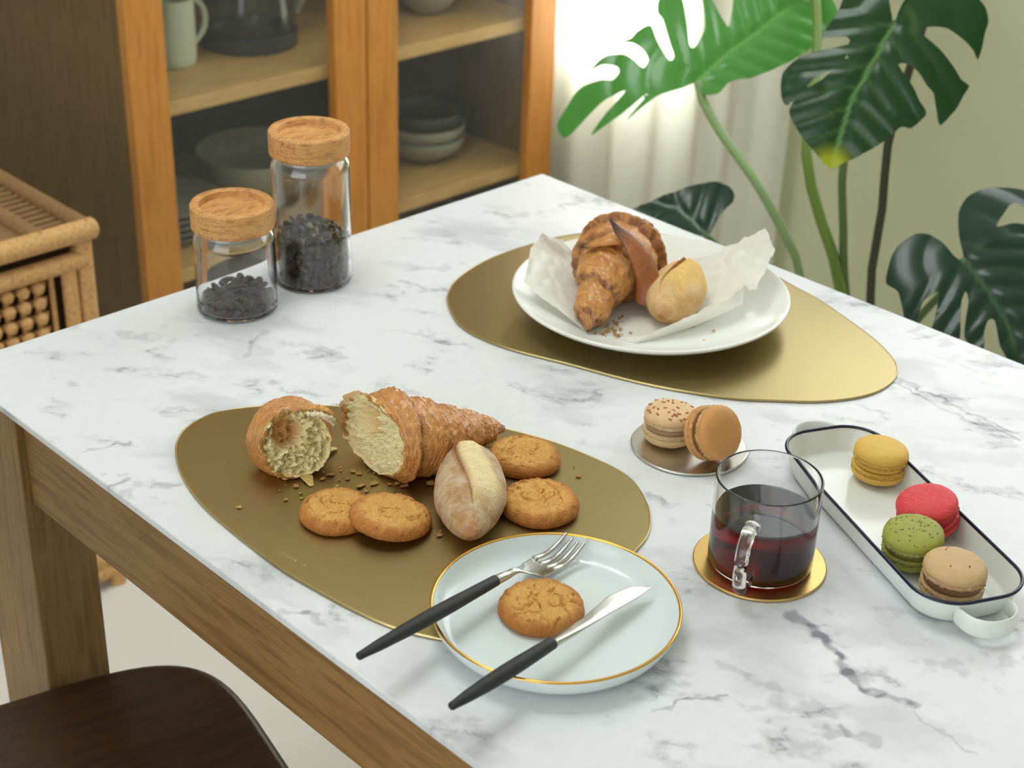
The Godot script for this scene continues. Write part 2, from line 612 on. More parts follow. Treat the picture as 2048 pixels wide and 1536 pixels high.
func table() -> void:
	var o := thing("dining_table", Vector3((TX0 + TX1) / 2, 0, (TZ0 + TZ1) / 2), "oak dining table with a thin white marble-pattern top, laid with pastries", "table")
	var s := Shape.new()
	s.block(Vector3(TX0, TOP - 0.007, TZ0), Vector3(TX1, TOP, TZ1), 0.0012)
	for i in s.v.size():
		s.uv[i] = Vector2((s.v[i].x - TX0) / (TX1 - TX0), (s.v[i].z - TZ0) / (TZ1 - TZ0))
	part(o, "tabletop", s, M.marble)
	var under := TOP - 0.0072
	for x in [TX0 + 0.006, TX1 - 0.006 - 0.064]:
		for z in [TZ0 + 0.006, TZ1 - 0.006 - 0.096]:
			s = Shape.new()
			s.block(Vector3(x, 0, z), Vector3(x + 0.064, under, z + 0.096), 0.002)
			part(o, "leg", s, M.oak_upright)
	for x in [TX0 + 0.014, TX1 - 0.014 - 0.022]:
		s = Shape.new()
		s.block(Vector3(x, 0.648, TZ0 + 0.102), Vector3(x + 0.022, under, TZ1 - 0.102), 0.0015)
		part(o, "apron", s, M.oak)
	for z in [TZ0 + 0.046, TZ1 - 0.046 - 0.022]:
		s = Shape.new()
		s.block(Vector3(TX0 + 0.07, 0.648, z), Vector3(TX1 - 0.07, under, z + 0.022), 0.0015)
		part(o, "apron", s, M.oak)

func chair() -> void:
	# tucked under the near long side; only one front corner of its seat is in the picture
	var o := thing("dining_chair", Vector3(0.417, 0, -0.948), "dark walnut chair tucked against the table's near side, rounded seat corner showing", "chair")
	o.rotation.y = deg_to_rad(-13.7)
	var s := Shape.new()
	var p := PackedVector2Array()
	for k in 72:
		var a := TAU * k / 72
		var c := cos(a)
		var d := sin(a)
		p.append(Vector2(signf(c) * pow(absf(c), 0.42) * 0.222, signf(d) * pow(absf(d), 0.42) * 0.212))
	# a saddled seat with a thick rounded rim
	var rings := []
	for q in [[0.80, -0.034], [0.90, -0.033], [0.97, -0.026], [1.0, -0.014], [0.985, -0.004], [0.95, 0.0], [0.88, -0.001], [0.7, -0.004], [0.4, -0.006], [0.0, -0.007]]:
		var r := PackedVector3Array()
		for v in p:
			r.append(Vector3(v.x * q[0], 0.452 + q[1], v.y * q[0]))
		rings.append(r)
	s.strip(rings, true)
	put(o, "seat", s, M.walnut)
	for x in [-0.17, 0.17]:
		for z in [-0.16, 0.16]:
			s = Shape.new()
			s.tube([Vector3(x * 1.12, 0, z * 1.1), Vector3(x, 0.425, z)], [0.014, 0.02], 14)
			put(o, "leg", s, M.walnut)
	for z in [-0.17, 0.17]:
		s = Shape.new()
		s.tube([Vector3(-0.185, 0.43, z), Vector3(-0.235, 0.82, z)], [0.014, 0.012], 12)
		put(o, "back_post", s, M.walnut)
	s = Shape.new()
	s.tube([Vector3(-0.228, 0.76, -0.19), Vector3(-0.255, 0.765, 0.0), Vector3(-0.228, 0.76, 0.19)], [0.045, 0.05, 0.045], 16, 1.0)
	for i in s.v.size():
		s.v[i].x = -0.24 + (s.v[i].x + 0.24) * 0.35
	put(o, "backrest", s, M.walnut)

# ---------------------------------------------------------------- cabinet and what stands in it

func cabinet() -> void:
	var zf := -2.2
	var zb := -2.71
	var xa := 1.297
	var xb := 2.275
	var o := thing("display_cabinet", Vector3((xa + xb) / 2, 0, (zf + zb) / 2), "beech display cabinet with two glazed doors behind the table", "cabinet")
	var s := Shape.new()
	s.block(Vector3(xa, 0, zb), Vector3(xa + 0.022, 1.9, zf - 0.022))
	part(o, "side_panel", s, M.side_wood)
	s = Shape.new()
	s.block(Vector3(xb - 0.022, 0, zb), Vector3(xb, 1.9, zf - 0.022))
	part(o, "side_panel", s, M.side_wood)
	s = Shape.new()
	s.block(Vector3(xa + 0.022, 0.06, zb), Vector3(xb - 0.022, 1.9, zb + 0.012))
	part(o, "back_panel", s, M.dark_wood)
	s = Shape.new()
	s.block(Vector3(xa - 0.01, 1.9, zb), Vector3(xb + 0.01, 1.925, zf))
	part(o, "top", s, M.beech)
	for y in [0.06, 0.225, 0.531, 0.86, 1.2, 1.54]:
		s = Shape.new()
		s.block(Vector3(xa + 0.0225, y, zb + 0.0125), Vector3(xb - 0.0225, y + 0.025, zf - 0.026))
		part(o, "shelf", s, M.shelf_wood)
	var xm := (xa + xb) / 2
	for k in 2:
		var a := xa if k == 0 else xm + 0.002
		var b := xm - 0.002 if k == 0 else xb
		s = Shape.new()
		s.block(Vector3(a, 0.05, zf - 0.022), Vector3(a + 0.071, 1.895, zf))
		s.block(Vector3(b - 0.071, 0.05, zf - 0.022), Vector3(b, 1.895, zf))
		s.block(Vector3(a + 0.071, 0.05, zf - 0.021), Vector3(b - 0.071, 0.12, zf - 0.001))
		s.block(Vector3(a + 0.071, 1.82, zf - 0.021), Vector3(b - 0.071, 1.895, zf - 0.001))
		var d := part(o, "door", s, M.beech)
		s = Shape.new()
		s.block(Vector3(a + 0.068, 0.118, zf - 0.013), Vector3(b - 0.068, 1.822, zf - 0.010), 0.0005)
		part(d, "door_pane", s, M.door_glass)
		s = Shape.new()
		var hx := b - 0.035 if k == 0 else a + 0.035
		s.tube([Vector3(hx, 0.98, zf), Vector3(hx, 0.98, zf + 0.02)], [0.006, 0.012], 14)
		part(d, "knob", s, M.beech)
	crockery()

func bowl(called: String, at: Vector3, r: float, h: float, foot: float, m: Material, label: String, category: String, group := "") -> void:
	var s := Shape.new()
	var prof := [Vector2(0, 0.003), Vector2(foot * 0.8, 0.003), Vector2(foot * 0.86, 0), Vector2(foot, 0), Vector2(foot, 0.006)]
	for i in range(1, 11):
		var t := i / 10.0
		prof.append(Vector2(lerpf(foot, r, sin(t * PI / 2)), lerpf(0.006, h, pow(t, 1.6))))
	prof.append(Vector2(r - 0.002, h + 0.0015))
	for i in range(10, -1, -1):
		var t := i / 10.0
		prof.append(Vector2(maxf(lerpf(foot * 0.7, r, sin(t * PI / 2)) - 0.004, 0.0), lerpf(0.010, h, pow(t, 1.6))))
	prof.append(Vector2(0, 0.009))
	s.lathe(prof, at, 56)
	tag(lone(called, s, m, at), label, category, group)

func crockery() -> void:
	var ys := 0.5562
	# mug on the middle shelf, left door
	var c := Vector3(1.508, ys, -2.40)
	var o := thing("mug", c, "pale green-white mug with a round handle on the cabinet's middle shelf", "mug")
	var s := Shape.new()
	s.lathe([Vector2(0, 0), Vector2(0.035, 0), Vector2(0.039, 0.004), Vector2(0.041, 0.02), Vector2(0.041, 0.118), Vector2(0.0395, 0.12), Vector2(0.038, 0.118), Vector2(0.037, 0.01), Vector2(0, 0.008)], c, 48)
	part(o, "body", s, M.mug)
	s = Shape.new()
	var pts := []
	for k in 15:
		var a := lerpf(-1.35, 1.35, k / 14.0)
		pts.append(c + Vector3(0.036 + 0.040 * cos(a) - 0.006, 0.072 + 0.042 * sin(a), 0.0))
	var rr := []
	rr.resize(15)
	rr.fill(0.0055)
	s.tube(pts, rr, 12, 1.0, Color.WHITE, Vector3.BACK)
	part(o, "handle", s, M.mug)
	# glass coffee server with a dark base
	c = Vector3(1.685, ys, -2.42)
	o = thing("glass_server", c, "smoky glass coffee server with a dark base beside the mug", "server")
	s = Shape.new()
	s.lathe([Vector2(0, 0.006), Vector2(0.07, 0.006), Vector2(0.082, 0.012), Vector2(0.086, 0.05), Vector2(0.08, 0.10), Vector2(0.06, 0.15), Vector2(0.052, 0.18), Vector2(0.058, 0.19)], c, 56)
	part(o, "body", s, M.smoke_glass)
	s = Shape.new()
	s.lathe([Vector2(0, 0), Vector2(0.08, 0), Vector2(0.088, 0.004), Vector2(0.090, 0.03), Vector2(0.087, 0.032), Vector2(0.0845, 0.012), Vector2(0, 0.005)], c, 56)
	part(o, "base", s, M.dish_dark)
	s = Shape.new()
	s.tube([c + Vector3(0.056, 0.18, 0.02), c + Vector3(0.10, 0.165, 0.03), c + Vector3(0.115, 0.11, 0.035), c + Vector3(0.088, 0.05, 0.028)], [0.007, 0.008, 0.008, 0.006], 12)
	part(o, "handle", s, M.dish_grey)
	bowl("footed_bowl", Vector3(2.09, ys, -2.38), 0.062, 0.06, 0.03, M.dish_grey, "small grey bowl on the cabinet's middle shelf behind the right door", "bowl")
	# lower shelf, right: bowls in a stack with a dark one on top
	var yl := 0.2502
	var b := Vector3(2.085, yl, -2.385)
	bowl("stacked_bowl", b, 0.085, 0.05, 0.036, M.dish_grey, "pale bowl at the bottom of the stack behind the right door", "bowl")
	bowl("stacked_bowl", b + Vector3(0, 0.026, 0), 0.085, 0.05, 0.036, M.dish_grey, "pale bowl in the middle of the stack, under the dark one", "bowl")
	bowl("dark_bowl", b + Vector3(0, 0.052, 0), 0.083, 0.055, 0.036, M.dish_dark, "dark slate bowl on top of the stack behind the right door", "bowl")
	# lower shelf, left: plates in a stack, and a large bowl farther right
	for k in 5:
		var s2 := Shape.new()
		var pb := Vector3(1.462, yl + 0.012 * k, -2.40)
		s2.lathe([Vector2(0, 0.002), Vector2(0.06, 0.002), Vector2(0.066, 0), Vector2(0.07, 0.002), Vector2(0.105, 0.014), Vector2(0.1065, 0.016), Vector2(0.104, 0.0165), Vector2(0.068, 0.0075), Vector2(0, 0.0065)], pb, 64)
		tag(lone("stacked_plate", s2, M.dish_grey, pb), ["bottom plate of the grey-green stack", "second lowest plate of the grey-green stack", "middle plate of the grey-green stack", "second highest plate of the grey-green stack", "top plate of the grey-green stack"][k] + " on the cabinet's lower shelf, left", "plate", "stacked plates in the cabinet")
	bowl("large_bowl", Vector3(1.70, yl, -2.43), 0.12, 0.095, 0.05, M.dish_grey, "large dim grey bowl behind the tall jar on the lower shelf", "bowl")

# ---------------------------------------------------------------- rattan chest

func chest() -> void:
	var xa := 0.50
	var xb := 0.986
	var zf := -1.80
	var zb := -2.24
	var h := 0.588
	var o := thing("rattan_chest", Vector3((xa + xb) / 2, 0, (zf + zb) / 2), "woven brown rattan chest on the floor left of the cabinet", "chest")
	var s := Shape.new()
	s.block(Vector3(xa + 0.02, 0.02, zb + 0.02), Vector3(xb - 0.02, h - 0.03, zf - 0.03))
	part(o, "lining", s, flatmat(Color8(70, 48, 30), 0.9))
	# corner posts and rails of bound cane
	for x in [xa + 0.012, xb - 0.012]:
		for z in [zb + 0.012, zf - 0.012]:
			s = Shape.new()
			s.tube([Vector3(x, 0, z), Vector3(x, h - 0.025, z)], [0.013, 0.013], 14)
			part(o, "post", s, M.rattan)
	s = Shape.new()
	s.tube([Vector3(xb - 0.036, 0.03, zf - 0.012), Vector3(xb - 0.036, h - 0.05, zf - 0.012)], [0.011, 0.011], 14)
	part(o, "post", s, M.rattan)
	for y in [0.03, 0.055, h - 0.055]:
		s = Shape.new()
		s.tube([Vector3(xa + 0.012, y, zf - 0.010), Vector3(xb - 0.012, y, zf - 0.010)], [0.013, 0.013], 14)
		part(o, "rail", s, M.rattan)
	# front weave: upright canes with broad strands bulging over them
	for k in 19:
		var x := xb - 0.060 - k * 0.0225
		s = Shape.new()
		s.tube([Vector3(x, 0.06, zf - 0.018), Vector3(x, h - 0.06, zf - 0.018)], [0.0042, 0.0042], 8)
		part(o, "upright_cane", s, M.rattan)
	for k in 20:
		var y := 0.080 + k * 0.0226
		var pts := []
		var rr := []
		for i in 153:
			var x := xb - 0.068 - i * 0.0028
			pts.append(Vector3(x, y, zf - 0.016 + 0.0065 * cos((xb - 0.0825 - x) * TAU / 0.0225)))
			rr.append(0.0050 + 0.0030 * cos((xb - 0.0825 - x) * TAU / 0.0225))
		s = Shape.new()
		s.tube(pts, rr, 8, 1.25)
		part(o, "weave_strand", s, M.rattan)
	# lid: a border with strips across, gaps showing along its right edge
	s = Shape.new()
	s.tube([Vector3(xa, h - 0.012, zf - 0.004), Vector3(xb + 0.002, h - 0.012, zf - 0.004)], [0.015, 0.015], 14)
	var lid := part(o, "lid", s, M.rattan)
	for e in [[Vector3(xb - 0.008, h - 0.010, zb), Vector3(xb - 0.008, h - 0.010, zf)], [Vector3(xa, h - 0.012, zb), Vector3(xa, h - 0.012, zf)], [Vector3(xa, h - 0.012, zb), Vector3(xb, h - 0.012, zb)], [Vector3(xb - 0.075, h - 0.010, zb), Vector3(xb - 0.075, h - 0.010, zf)]]:
		s = Shape.new()
		s.tube(e, [0.013, 0.013], 12)
		part(lid, "border", s, M.rattan_shade)
	for k in 24:
		var z := zf - 0.028 - k * 0.0172
		s = Shape.new()
		s.tube([Vector3(xb - 0.004, h - 0.012, z), Vector3(xa + 0.004, h - 0.012, z)], [0.0052, 0.0052], 8, 0.7)
		part(lid, "strip", s, M.rattan_shade)
	s = Shape.new()
	s.block(Vector3(xa + 0.01, h - 0.03, zb + 0.01), Vector3(xb - 0.078, h - 0.010, zf - 0.01), 0.004)
	part(lid, "panel", s, M.rattan_shade)

# ---------------------------------------------------------------- monstera

func leaf(parent: Node3D, at: Vector3, nrm: Vector3, outline: Array, mid: Array, base_c: Color, vein_c: Color, tip_c: Color, fold: float) -> void:
	# outline and midrib in millimetres in the leaf's own plane, then folded along the midrib and rippled by the side veins
	var nn := nrm.normalized()
	var e1 := Vector3.UP.cross(nn).normalized()
	var e2 := nn.cross(e1)
	var poly := PackedVector2Array()
	for i in outline.size():
		var a: Vector2 = outline[i]
		var b: Vector2 = outline[(i + 1) % outline.size()]
		var z: Vector2 = outline[(i + outline.size() - 1) % outline.size()]
		var y: Vector2 = outline[(i + 2) % outline.size()]
		var steps := maxi(2, int(a.distance_to(b) / 4.0))
		for k in steps:
			var t := float(k) / steps
			poly.append(a.lerp(b, t).lerp(a.cubic_interpolate(b, z, y, t), 0.75))
	var pts := PackedVector2Array(poly)
	var box := Rect2(poly[0], Vector2.ZERO)
	for p in poly:
		box = box.expand(p)
	var y := box.position.y
	while y < box.end.y:
		var x := box.position.x + (2.0 if int(y / 4.0) % 2 else 0.0)
		while x < box.end.x:
			if Geometry2D.is_point_in_polygon(Vector2(x, y), poly):
				pts.append(Vector2(x, y))
			x += 4.0
		y += 4.0
	var tri := Geometry2D.triangulate_delaunay(pts)
	var s := Shape.new()
	for p in pts:
		var best := 1e9
		var side := 1.0
		var along := 0.0
		var run := 0.0
		for k in mid.size() - 1:
			var q := Geometry2D.get_closest_point_to_segment(p, mid[k], mid[k + 1])
			var d := p.distance_to(q)
			if d < best:
				best = d
				side = signf((mid[k + 1] - mid[k]).cross(p - mid[k]))
				along = run + q.distance_to(mid[k])
			run += mid[k].distance_to(mid[k + 1])
		var vein := fposmod((along - 0.6 * best) / 27.0 + (0.5 if side > 0.0 else 0.0), 1.0)
		var rip := absf(vein - 0.5) * 2.0
		var z := fold * best - 0.0022 * best * best + 2.6 * (1.0 - rip * rip) * smoothstep(0.0, 14.0, best) - 0.00045 * along * along
		s.v.append(at + (e1 * p.x + e2 * p.y + nn * z) * 0.001)
		var c := base_c.lerp(vein_c, 0.22 * smoothstep(0.7, 1.0, rip) * smoothstep(60.0, 10.0, best))
		c = c.lerp(vein_c, 0.8 * smoothstep(3.4, 1.0, best))
		var far: float = (p - mid[mid.size() - 1]).length()
		c = c.lerp(tip_c, smoothstep(34.0, 8.0, far))
		s.c.append(c)
		s.uv.append(p * 0.01)
	var t := 0
	while t < tri.size():
		var a := tri[t]
		var b := tri[t + 1]
		var d := tri[t + 2]
		if Geometry2D.is_point_in_polygon((pts[a] + pts[b] + pts[d]) / 3.0, poly):
			var f := (s.v[d] - s.v[a]).cross(s.v[b] - s.v[a])
			if f.dot(nn) < 0.0:
				s.idx.append_array(PackedInt32Array([a, d, b]))
			else:
				s.idx.append_array(PackedInt32Array([a, b, d]))
		t += 3
	s.smooth(0, 0)
	part(parent, "leaf", s, M.leaf)

func stalk(parent: Node3D, pts: Array, r0: float, r1: float, c: Color) -> void:
	var p := curve(pts, 24)
	var rr := []
	for k in p.size():
		rr.append(lerpf(r0, r1, k / 24.0))
	var s := Shape.new()
	s.tube(p, rr, 10, 1.0, c, Vector3(0.7, 0.0, 0.7))
	part(parent, "stem", s, M.stem)

func plant() -> void:
	var c := Vector3(1.70, 0, -1.02)
	var o := thing("monstera", c, "potted monstera with large split green leaves behind the table's right edge", "plant")
	var s := Shape.new()
	s.lathe([Vector2(0, 0.0), Vector2(0.10, 0.0), Vector2(0.108, 0.006), Vector2(0.14, 0.26), Vector2(0.148, 0.268), Vector2(0.148, 0.30), Vector2(0.140, 0.30), Vector2(0.135, 0.262)], c, 48)
	var pot := part(o, "pot", s, M.pot)
	s = Shape.new()
	s.lathe([Vector2(0.136, 0.266), Vector2(0.1, 0.272), Vector2(0, 0.276)], c, 40)
	part(pot, "soil", s, M.soil)
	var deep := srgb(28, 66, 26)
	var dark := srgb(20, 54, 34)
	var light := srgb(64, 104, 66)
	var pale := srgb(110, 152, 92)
	leaf(o, Vector3(1.62, 0.7766, -1.3011), Vector3(-0.523, 0.65, 0.552), LEAF_A, [Vector2(-1, 2), Vector2(39, 41), Vector2(82, 77), Vector2(141, 131)], srgb(78, 146, 62), srgb(120, 176, 92), srgb(70, 130, 52), 0.12)
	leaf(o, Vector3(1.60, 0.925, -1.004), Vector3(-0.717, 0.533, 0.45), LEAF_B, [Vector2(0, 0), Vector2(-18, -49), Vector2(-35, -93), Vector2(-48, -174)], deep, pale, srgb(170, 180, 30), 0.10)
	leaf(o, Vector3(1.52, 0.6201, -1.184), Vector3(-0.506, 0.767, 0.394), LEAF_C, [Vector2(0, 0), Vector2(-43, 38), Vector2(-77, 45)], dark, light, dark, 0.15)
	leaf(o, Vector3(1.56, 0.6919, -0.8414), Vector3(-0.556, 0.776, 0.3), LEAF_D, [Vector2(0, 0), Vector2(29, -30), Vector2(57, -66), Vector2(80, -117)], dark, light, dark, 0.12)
	var root := Vector3(1.70, 0.27, -1.02)
	stalk(o, [Vector3(1.62, 0.777, -1.301), Vector3(1.62, 0.756, -1.292), Vector3(1.62, 0.717, -1.253), Vector3(1.62, 0.668, -1.189), Vector3(1.63, 0.604, -1.139), Vector3(1.64, 0.555, -1.117), root + Vector3(-0.02, 0, -0.03)], 0.0062, 0.006, srgb(140, 168, 112))
	leaf(o, Vector3(1.88, 1.24, -1.42), Vector3(-0.6, 0.7, 0.35), LEAF_B, [Vector2(0, 0), Vector2(-18, -49), Vector2(-35, -93), Vector2(-48, -174)], deep, pale, deep, 0.10)
	leaf(o, Vector3(1.83, 1.22, -1.00), Vector3(-0.5, 0.8, 0.2), LEAF_B, [Vector2(0, 0), Vector2(-18, -49), Vector2(-35, -93), Vector2(-48, -174)], deep, pale, deep, 0.12)
	stalk(o, [Vector3(1.88, 1.24, -1.42), Vector3(1.87, 1.08, -1.38), Vector3(1.77, 0.86, -1.23), Vector3(1.66, 0.722, -1.145), Vector3(1.66, 0.663, -1.126), Vector3(1.66, 0.604, -1.093), Vector3(1.66, 0.543, -1.063), root], 0.0050, 0.0085, srgb(112, 140, 60))
	stalk(o, [Vector3(1.605, 0.924, -1.006), Vector3(1.66, 0.90, -1.04), Vector3(1.685, 0.80, -1.09), Vector3(1.67, 0.711, -1.092), Vector3(1.67, 0.627, -1.079), Vector3(1.67, 0.534, -1.06), root + Vector3(0.02, 0, 0.0)], 0.0050, 0.006, srgb(96, 116, 66))
	stalk(o, [Vector3(1.83, 1.22, -1.00), Vector3(1.76, 1.04, -1.03), Vector3(1.69, 0.84, -1.03), Vector3(1.66, 0.7625, -1.0245), Vector3(1.66, 0.669, -1.019), Vector3(1.66, 0.546, -1.016), root + Vector3(0.02, 0, 0.03)], 0.0048, 0.006, srgb(70, 72, 48))
	stalk(o, [Vector3(1.52, 0.6201, -1.184), Vector3(1.545, 0.59, -1.17), Vector3(1.60, 0.50, -1.12), root + Vector3(-0.03, 0, -0.02)], 0.0045, 0.006, srgb(80, 112, 60))
	stalk(o, [Vector3(1.56, 0.6919, -0.8414), Vector3(1.585, 0.655, -0.86), Vector3(1.63, 0.52, -0.94), root + Vector3(-0.01, 0, 0.04)], 0.0045, 0.006, srgb(80, 112, 60))

# ---------------------------------------------------------------- tableware

func mats() -> void:
	for k in 2:
		var pts: Array = MAT_FRONT if k == 0 else MAT_FAR
		var mid := Vector2.ZERO
		for p in pts:
			mid += p / pts.size()
		var at := Vector3(mid.x, TOP, mid.y)
		var o := thing("placemat", at, "pebble-shaped brass placemat under the torn croissant, cookies and front plate" if k == 0 else "pebble-shaped brass placemat under the white plate at the far end, glowing gold on its right", "placemat")
		var s := Shape.new()
		var poly := loop2(pts, 5)
		s.slab(poly, TOP + 0.0003, TOP + 0.0025, 0.0007)
		part(o, "sheet", s, M.brass)
		var rim := []
		var rr := []
		for i in poly.size() + 1:
			var q := poly[i % poly.size()]
			rim.append(Vector3(q.x, TOP + 0.0019, q.y))
		s = Shape.new()
		var rings := []
		for j in 9:
			var a := TAU * j / 8
			var ring := PackedVector3Array()
			for i in poly.size():
				var t := (poly[(i + 1) % poly.size()] - poly[(i + poly.size() - 1) % poly.size()]).normalized()
				var out := Vector2(t.y, -t.x)
				if Geometry2D.is_point_in_polygon(poly[i] + out * 0.004, poly):
					out = -out
				ring.append(Vector3(poly[i].x + out.x * 0.0008 * cos(a), TOP + 0.0016 + 0.0013 * sin(a), poly[i].y + out.y * 0.0008 * cos(a)))
			rings.append(ring)
		s.strip(rings, true, [], true)
		for i in s.n.size():
			s.n[i] = s.n[i]
		part(o, "edge", s, M.brass_edge)
		if k == 0:
			etch(o)

func etch(o: Node3D) -> void:
	# the faint maker's signature near the mat's left edge
	var x := Vector3(0.0365, 0, 0.0105).normalized()
	var s := Shape.new()
	var word := [
		[[0, -3.4], [1.8, 0.6], [2.4, 3.0]], [[1.4, 0.2], [3.0, -0.8], [3.6, 0.6], [4.4, 1.8], [5.4, 0.6], [4.8, -0.6]],
		[[5.6, -0.4], [6.6, 1.0], [6.2, -1.0], [7.6, -0.8], [8.6, 1.0], [8.2, -1.0], [9.8, -0.8]], [[10.2, 0.8], [11.4, 1.0], [11.8, -0.4], [10.6, -1.0], [10.0, 0.0], [10.2, 0.8]],
		[[12.2, 0.6], [13.2, -1.0], [14.0, 0.8], [14.8, 1.0]], [[14.8, 0.2], [16.4, 0.0], [16.0, 1.0], [15.0, 0.6], [15.2, -0.6], [17.2, -1.0]],
	]
	for stroke in word:
		var pts := []
		var rr := []
		for q in stroke:
			pts.append(at_px_word(q[0], q[1]))
			rr.append(0.00035)
		s.tube(pts, rr, 6, 0.3)
	var ring := []
	var r2 := []
	for k in 13:
		ring.append(at_px_word(25.5 + 1.5 * cos(TAU * k / 12), -1.2 + 1.5 * sin(TAU * k / 12)))
		r2.append(0.00035)
	s.tube(ring, r2, 6, 0.3)
	var m := part(o, "engraved_signature", s, M.etch)
	m.set_meta("label", "faint engraved cursive signature and round mark")

func at_px_word(u: float, w: float) -> Vector3:
	# millimetres along and across the signature's line
	var a := Vector3(WORD_A.x, TOP + 0.00255, WORD_A.y)
	var e := Vector3(WORD_B.x - WORD_A.x, 0, WORD_B.y - WORD_A.y).normalized()
	var f := Vector3(e.z, 0, -e.x)
	return a + (e * u + f * w) * 0.001

func far_plate() -> void:
	var at := Vector3(PLATE2.x, TOP + 0.0026, PLATE2.y)
	var s := Shape.new()
	s.lathe([Vector2(0, 0.002), Vector2(0.074, 0.002), Vector2(0.078, 0.0), Vector2(0.082, 0.0), Vector2(0.085, 0.003), Vector2(0.11, 0.0105), Vector2(0.128, 0.0185), Vector2(0.1335, 0.0225), Vector2(0.1345, 0.0242), Vector2(0.1335, 0.0256), Vector2(0.1315, 0.0254), Vector2(0.126, 0.0215), Vector2(0.112, 0.0140), Vector2(0.094, 0.0085), Vector2(0.082, 0.0062), Vector2(0.05, 0.0054), Vector2(0, 0.0052)], at, 128)
	tag(lone("dinner_plate", s, M.porcelain, at), "large plain white plate holding a croissant and a roll in paper", "plate")

func front_plate() -> void:
	var at := Vector3(PLATE1.x, TOP + 0.0005, PLATE1.y)
	var o := thing("coupe_plate", at, "pale porcelain plate with a thin gold rim, holding a cookie, fork and knife", "plate")
	var s := Shape.new()
	var prof := [Vector2(0, 0.002), Vector2(0.06250, 0.002), Vector2(0.06552, 0.0), Vector2(0.06955, 0.0), Vector2(0.07409, 0.0012), Vector2(0.07963, 0.0046), Vector2(0.08387, 0.0100), Vector2(0.08628, 0.0155), Vector2(0.08729, 0.0196)]
	s.lathe(prof, at, 160)
	var inner := [Vector2(0.08518, 0.0196), Vector2(0.08427, 0.0165), Vector2(0.08215, 0.0118), Vector2(0.07913, 0.0080), Vector2(0.07560, 0.0058), Vector2(0.07157, 0.0048), Vector2(0.06, 0.0045), Vector2(0.04, 0.0044), Vector2(0, 0.0044)]
	s.lathe(inner, at, 160)
	part(o, "dish", s, M.porcelain_cool)
	s = Shape.new()
	var ring := []
	for i in 9:
		var a := PI * i / 8
		ring.append(Vector2(0.08623 + 0.0012 * cos(a), 0.0195 + 0.0011 * sin(a)))
	s.lathe(ring, at, 160)
	part(o, "gold_rim", s, M.gold)

func coaster(at: Vector3, r: float, m: Material, called: String, label: String) -> void:
	var s := Shape.new()
	s.lathe([Vector2(0, 0.0002), Vector2(r - 0.001, 0.0002), Vector2(r - 0.0002, 0.0006), Vector2(r, 0.0013), Vector2(r - 0.0002, 0.002), Vector2(r - 0.0009, 0.0024)], at, 128)
	s.lathe([Vector2(r - 0.0009, 0.0024), Vector2(r * 0.5, 0.0024), Vector2(0, 0.0024)], at, 128)
	tag(lone(called, s, m, at), label, "coaster")

func cup() -> void:
	var base := TOP + 0.0026
	var at := Vector3(CUP.x, base, CUP.y)
	var o := thing("glass_cup", at, "clear glass cup of black coffee standing on a gold coaster", "cup")
	var r := 0.0390
	var s := Shape.new()
	var h := 0.0735
	var outer := [Vector2(0, 0.0004), Vector2(r - 0.004, 0.0004), Vector2(r - 0.0012, 0.0016), Vector2(r, 0.0045), Vector2(r, 0.02), Vector2(r, 0.05), Vector2(r, h - 0.001), Vector2(r - 0.0004, h - 0.0002), Vector2(r - 0.0011, h), Vector2(r - 0.0018, h - 0.0003), Vector2(r - 0.0021, h - 0.001), Vector2(r - 0.0021, 0.05), Vector2(r - 0.0021, 0.02), Vector2(r - 0.0023, 0.006), Vector2(r - 0.0045, 0.0033), Vector2(0, 0.0033)]
	s.lathe(outer, at, 128)
	part(o, "body", s, M.cup_glass)
	s = Shape.new()
	var to := HANDLE_DIR
	var ty := Vector3.UP
	var pts := curve([at + to * (r - 0.001) + ty * 0.054, at + to * (r + 0.010) + ty * 0.0545, at + to * (r + 0.0215) + ty * 0.047, at + to * (r + 0.0245) + ty * 0.030, at + to * (r + 0.020) + ty * 0.013, at + to * (r + 0.010) + ty * 0.0085, at + to * (r - 0.001) + ty * 0.010], 30)
	var rr := []
	for k in 31:
		rr.append(0.0050 + 0.0012 * pow(absf(k / 15.0 - 1.0), 4.0))
	s.tube(pts, rr, 20, 0.72)
	part(o, "handle", s, M.solid_glass)
	s = Shape.new()
	var rl := r - 0.0018
	var top := COFFEE_TOP - base
	s.lathe([Vector2(0, 0.0030), Vector2(rl - 0.003, 0.0030), Vector2(rl, 0.0065), Vector2(rl, top - 0.0006)], at, 128)
	s.lathe([Vector2(rl, top - 0.0006), Vector2(rl - 0.0008, top - 0.0002), Vector2(rl - 0.003, top), Vector2(0, top)], at, 128)
	var c := lone("coffee", s, M.coffee, at + Vector3(0, 0.0036, 0))
	tag(c, "black coffee glowing red at one side, filling the glass cup", "coffee")

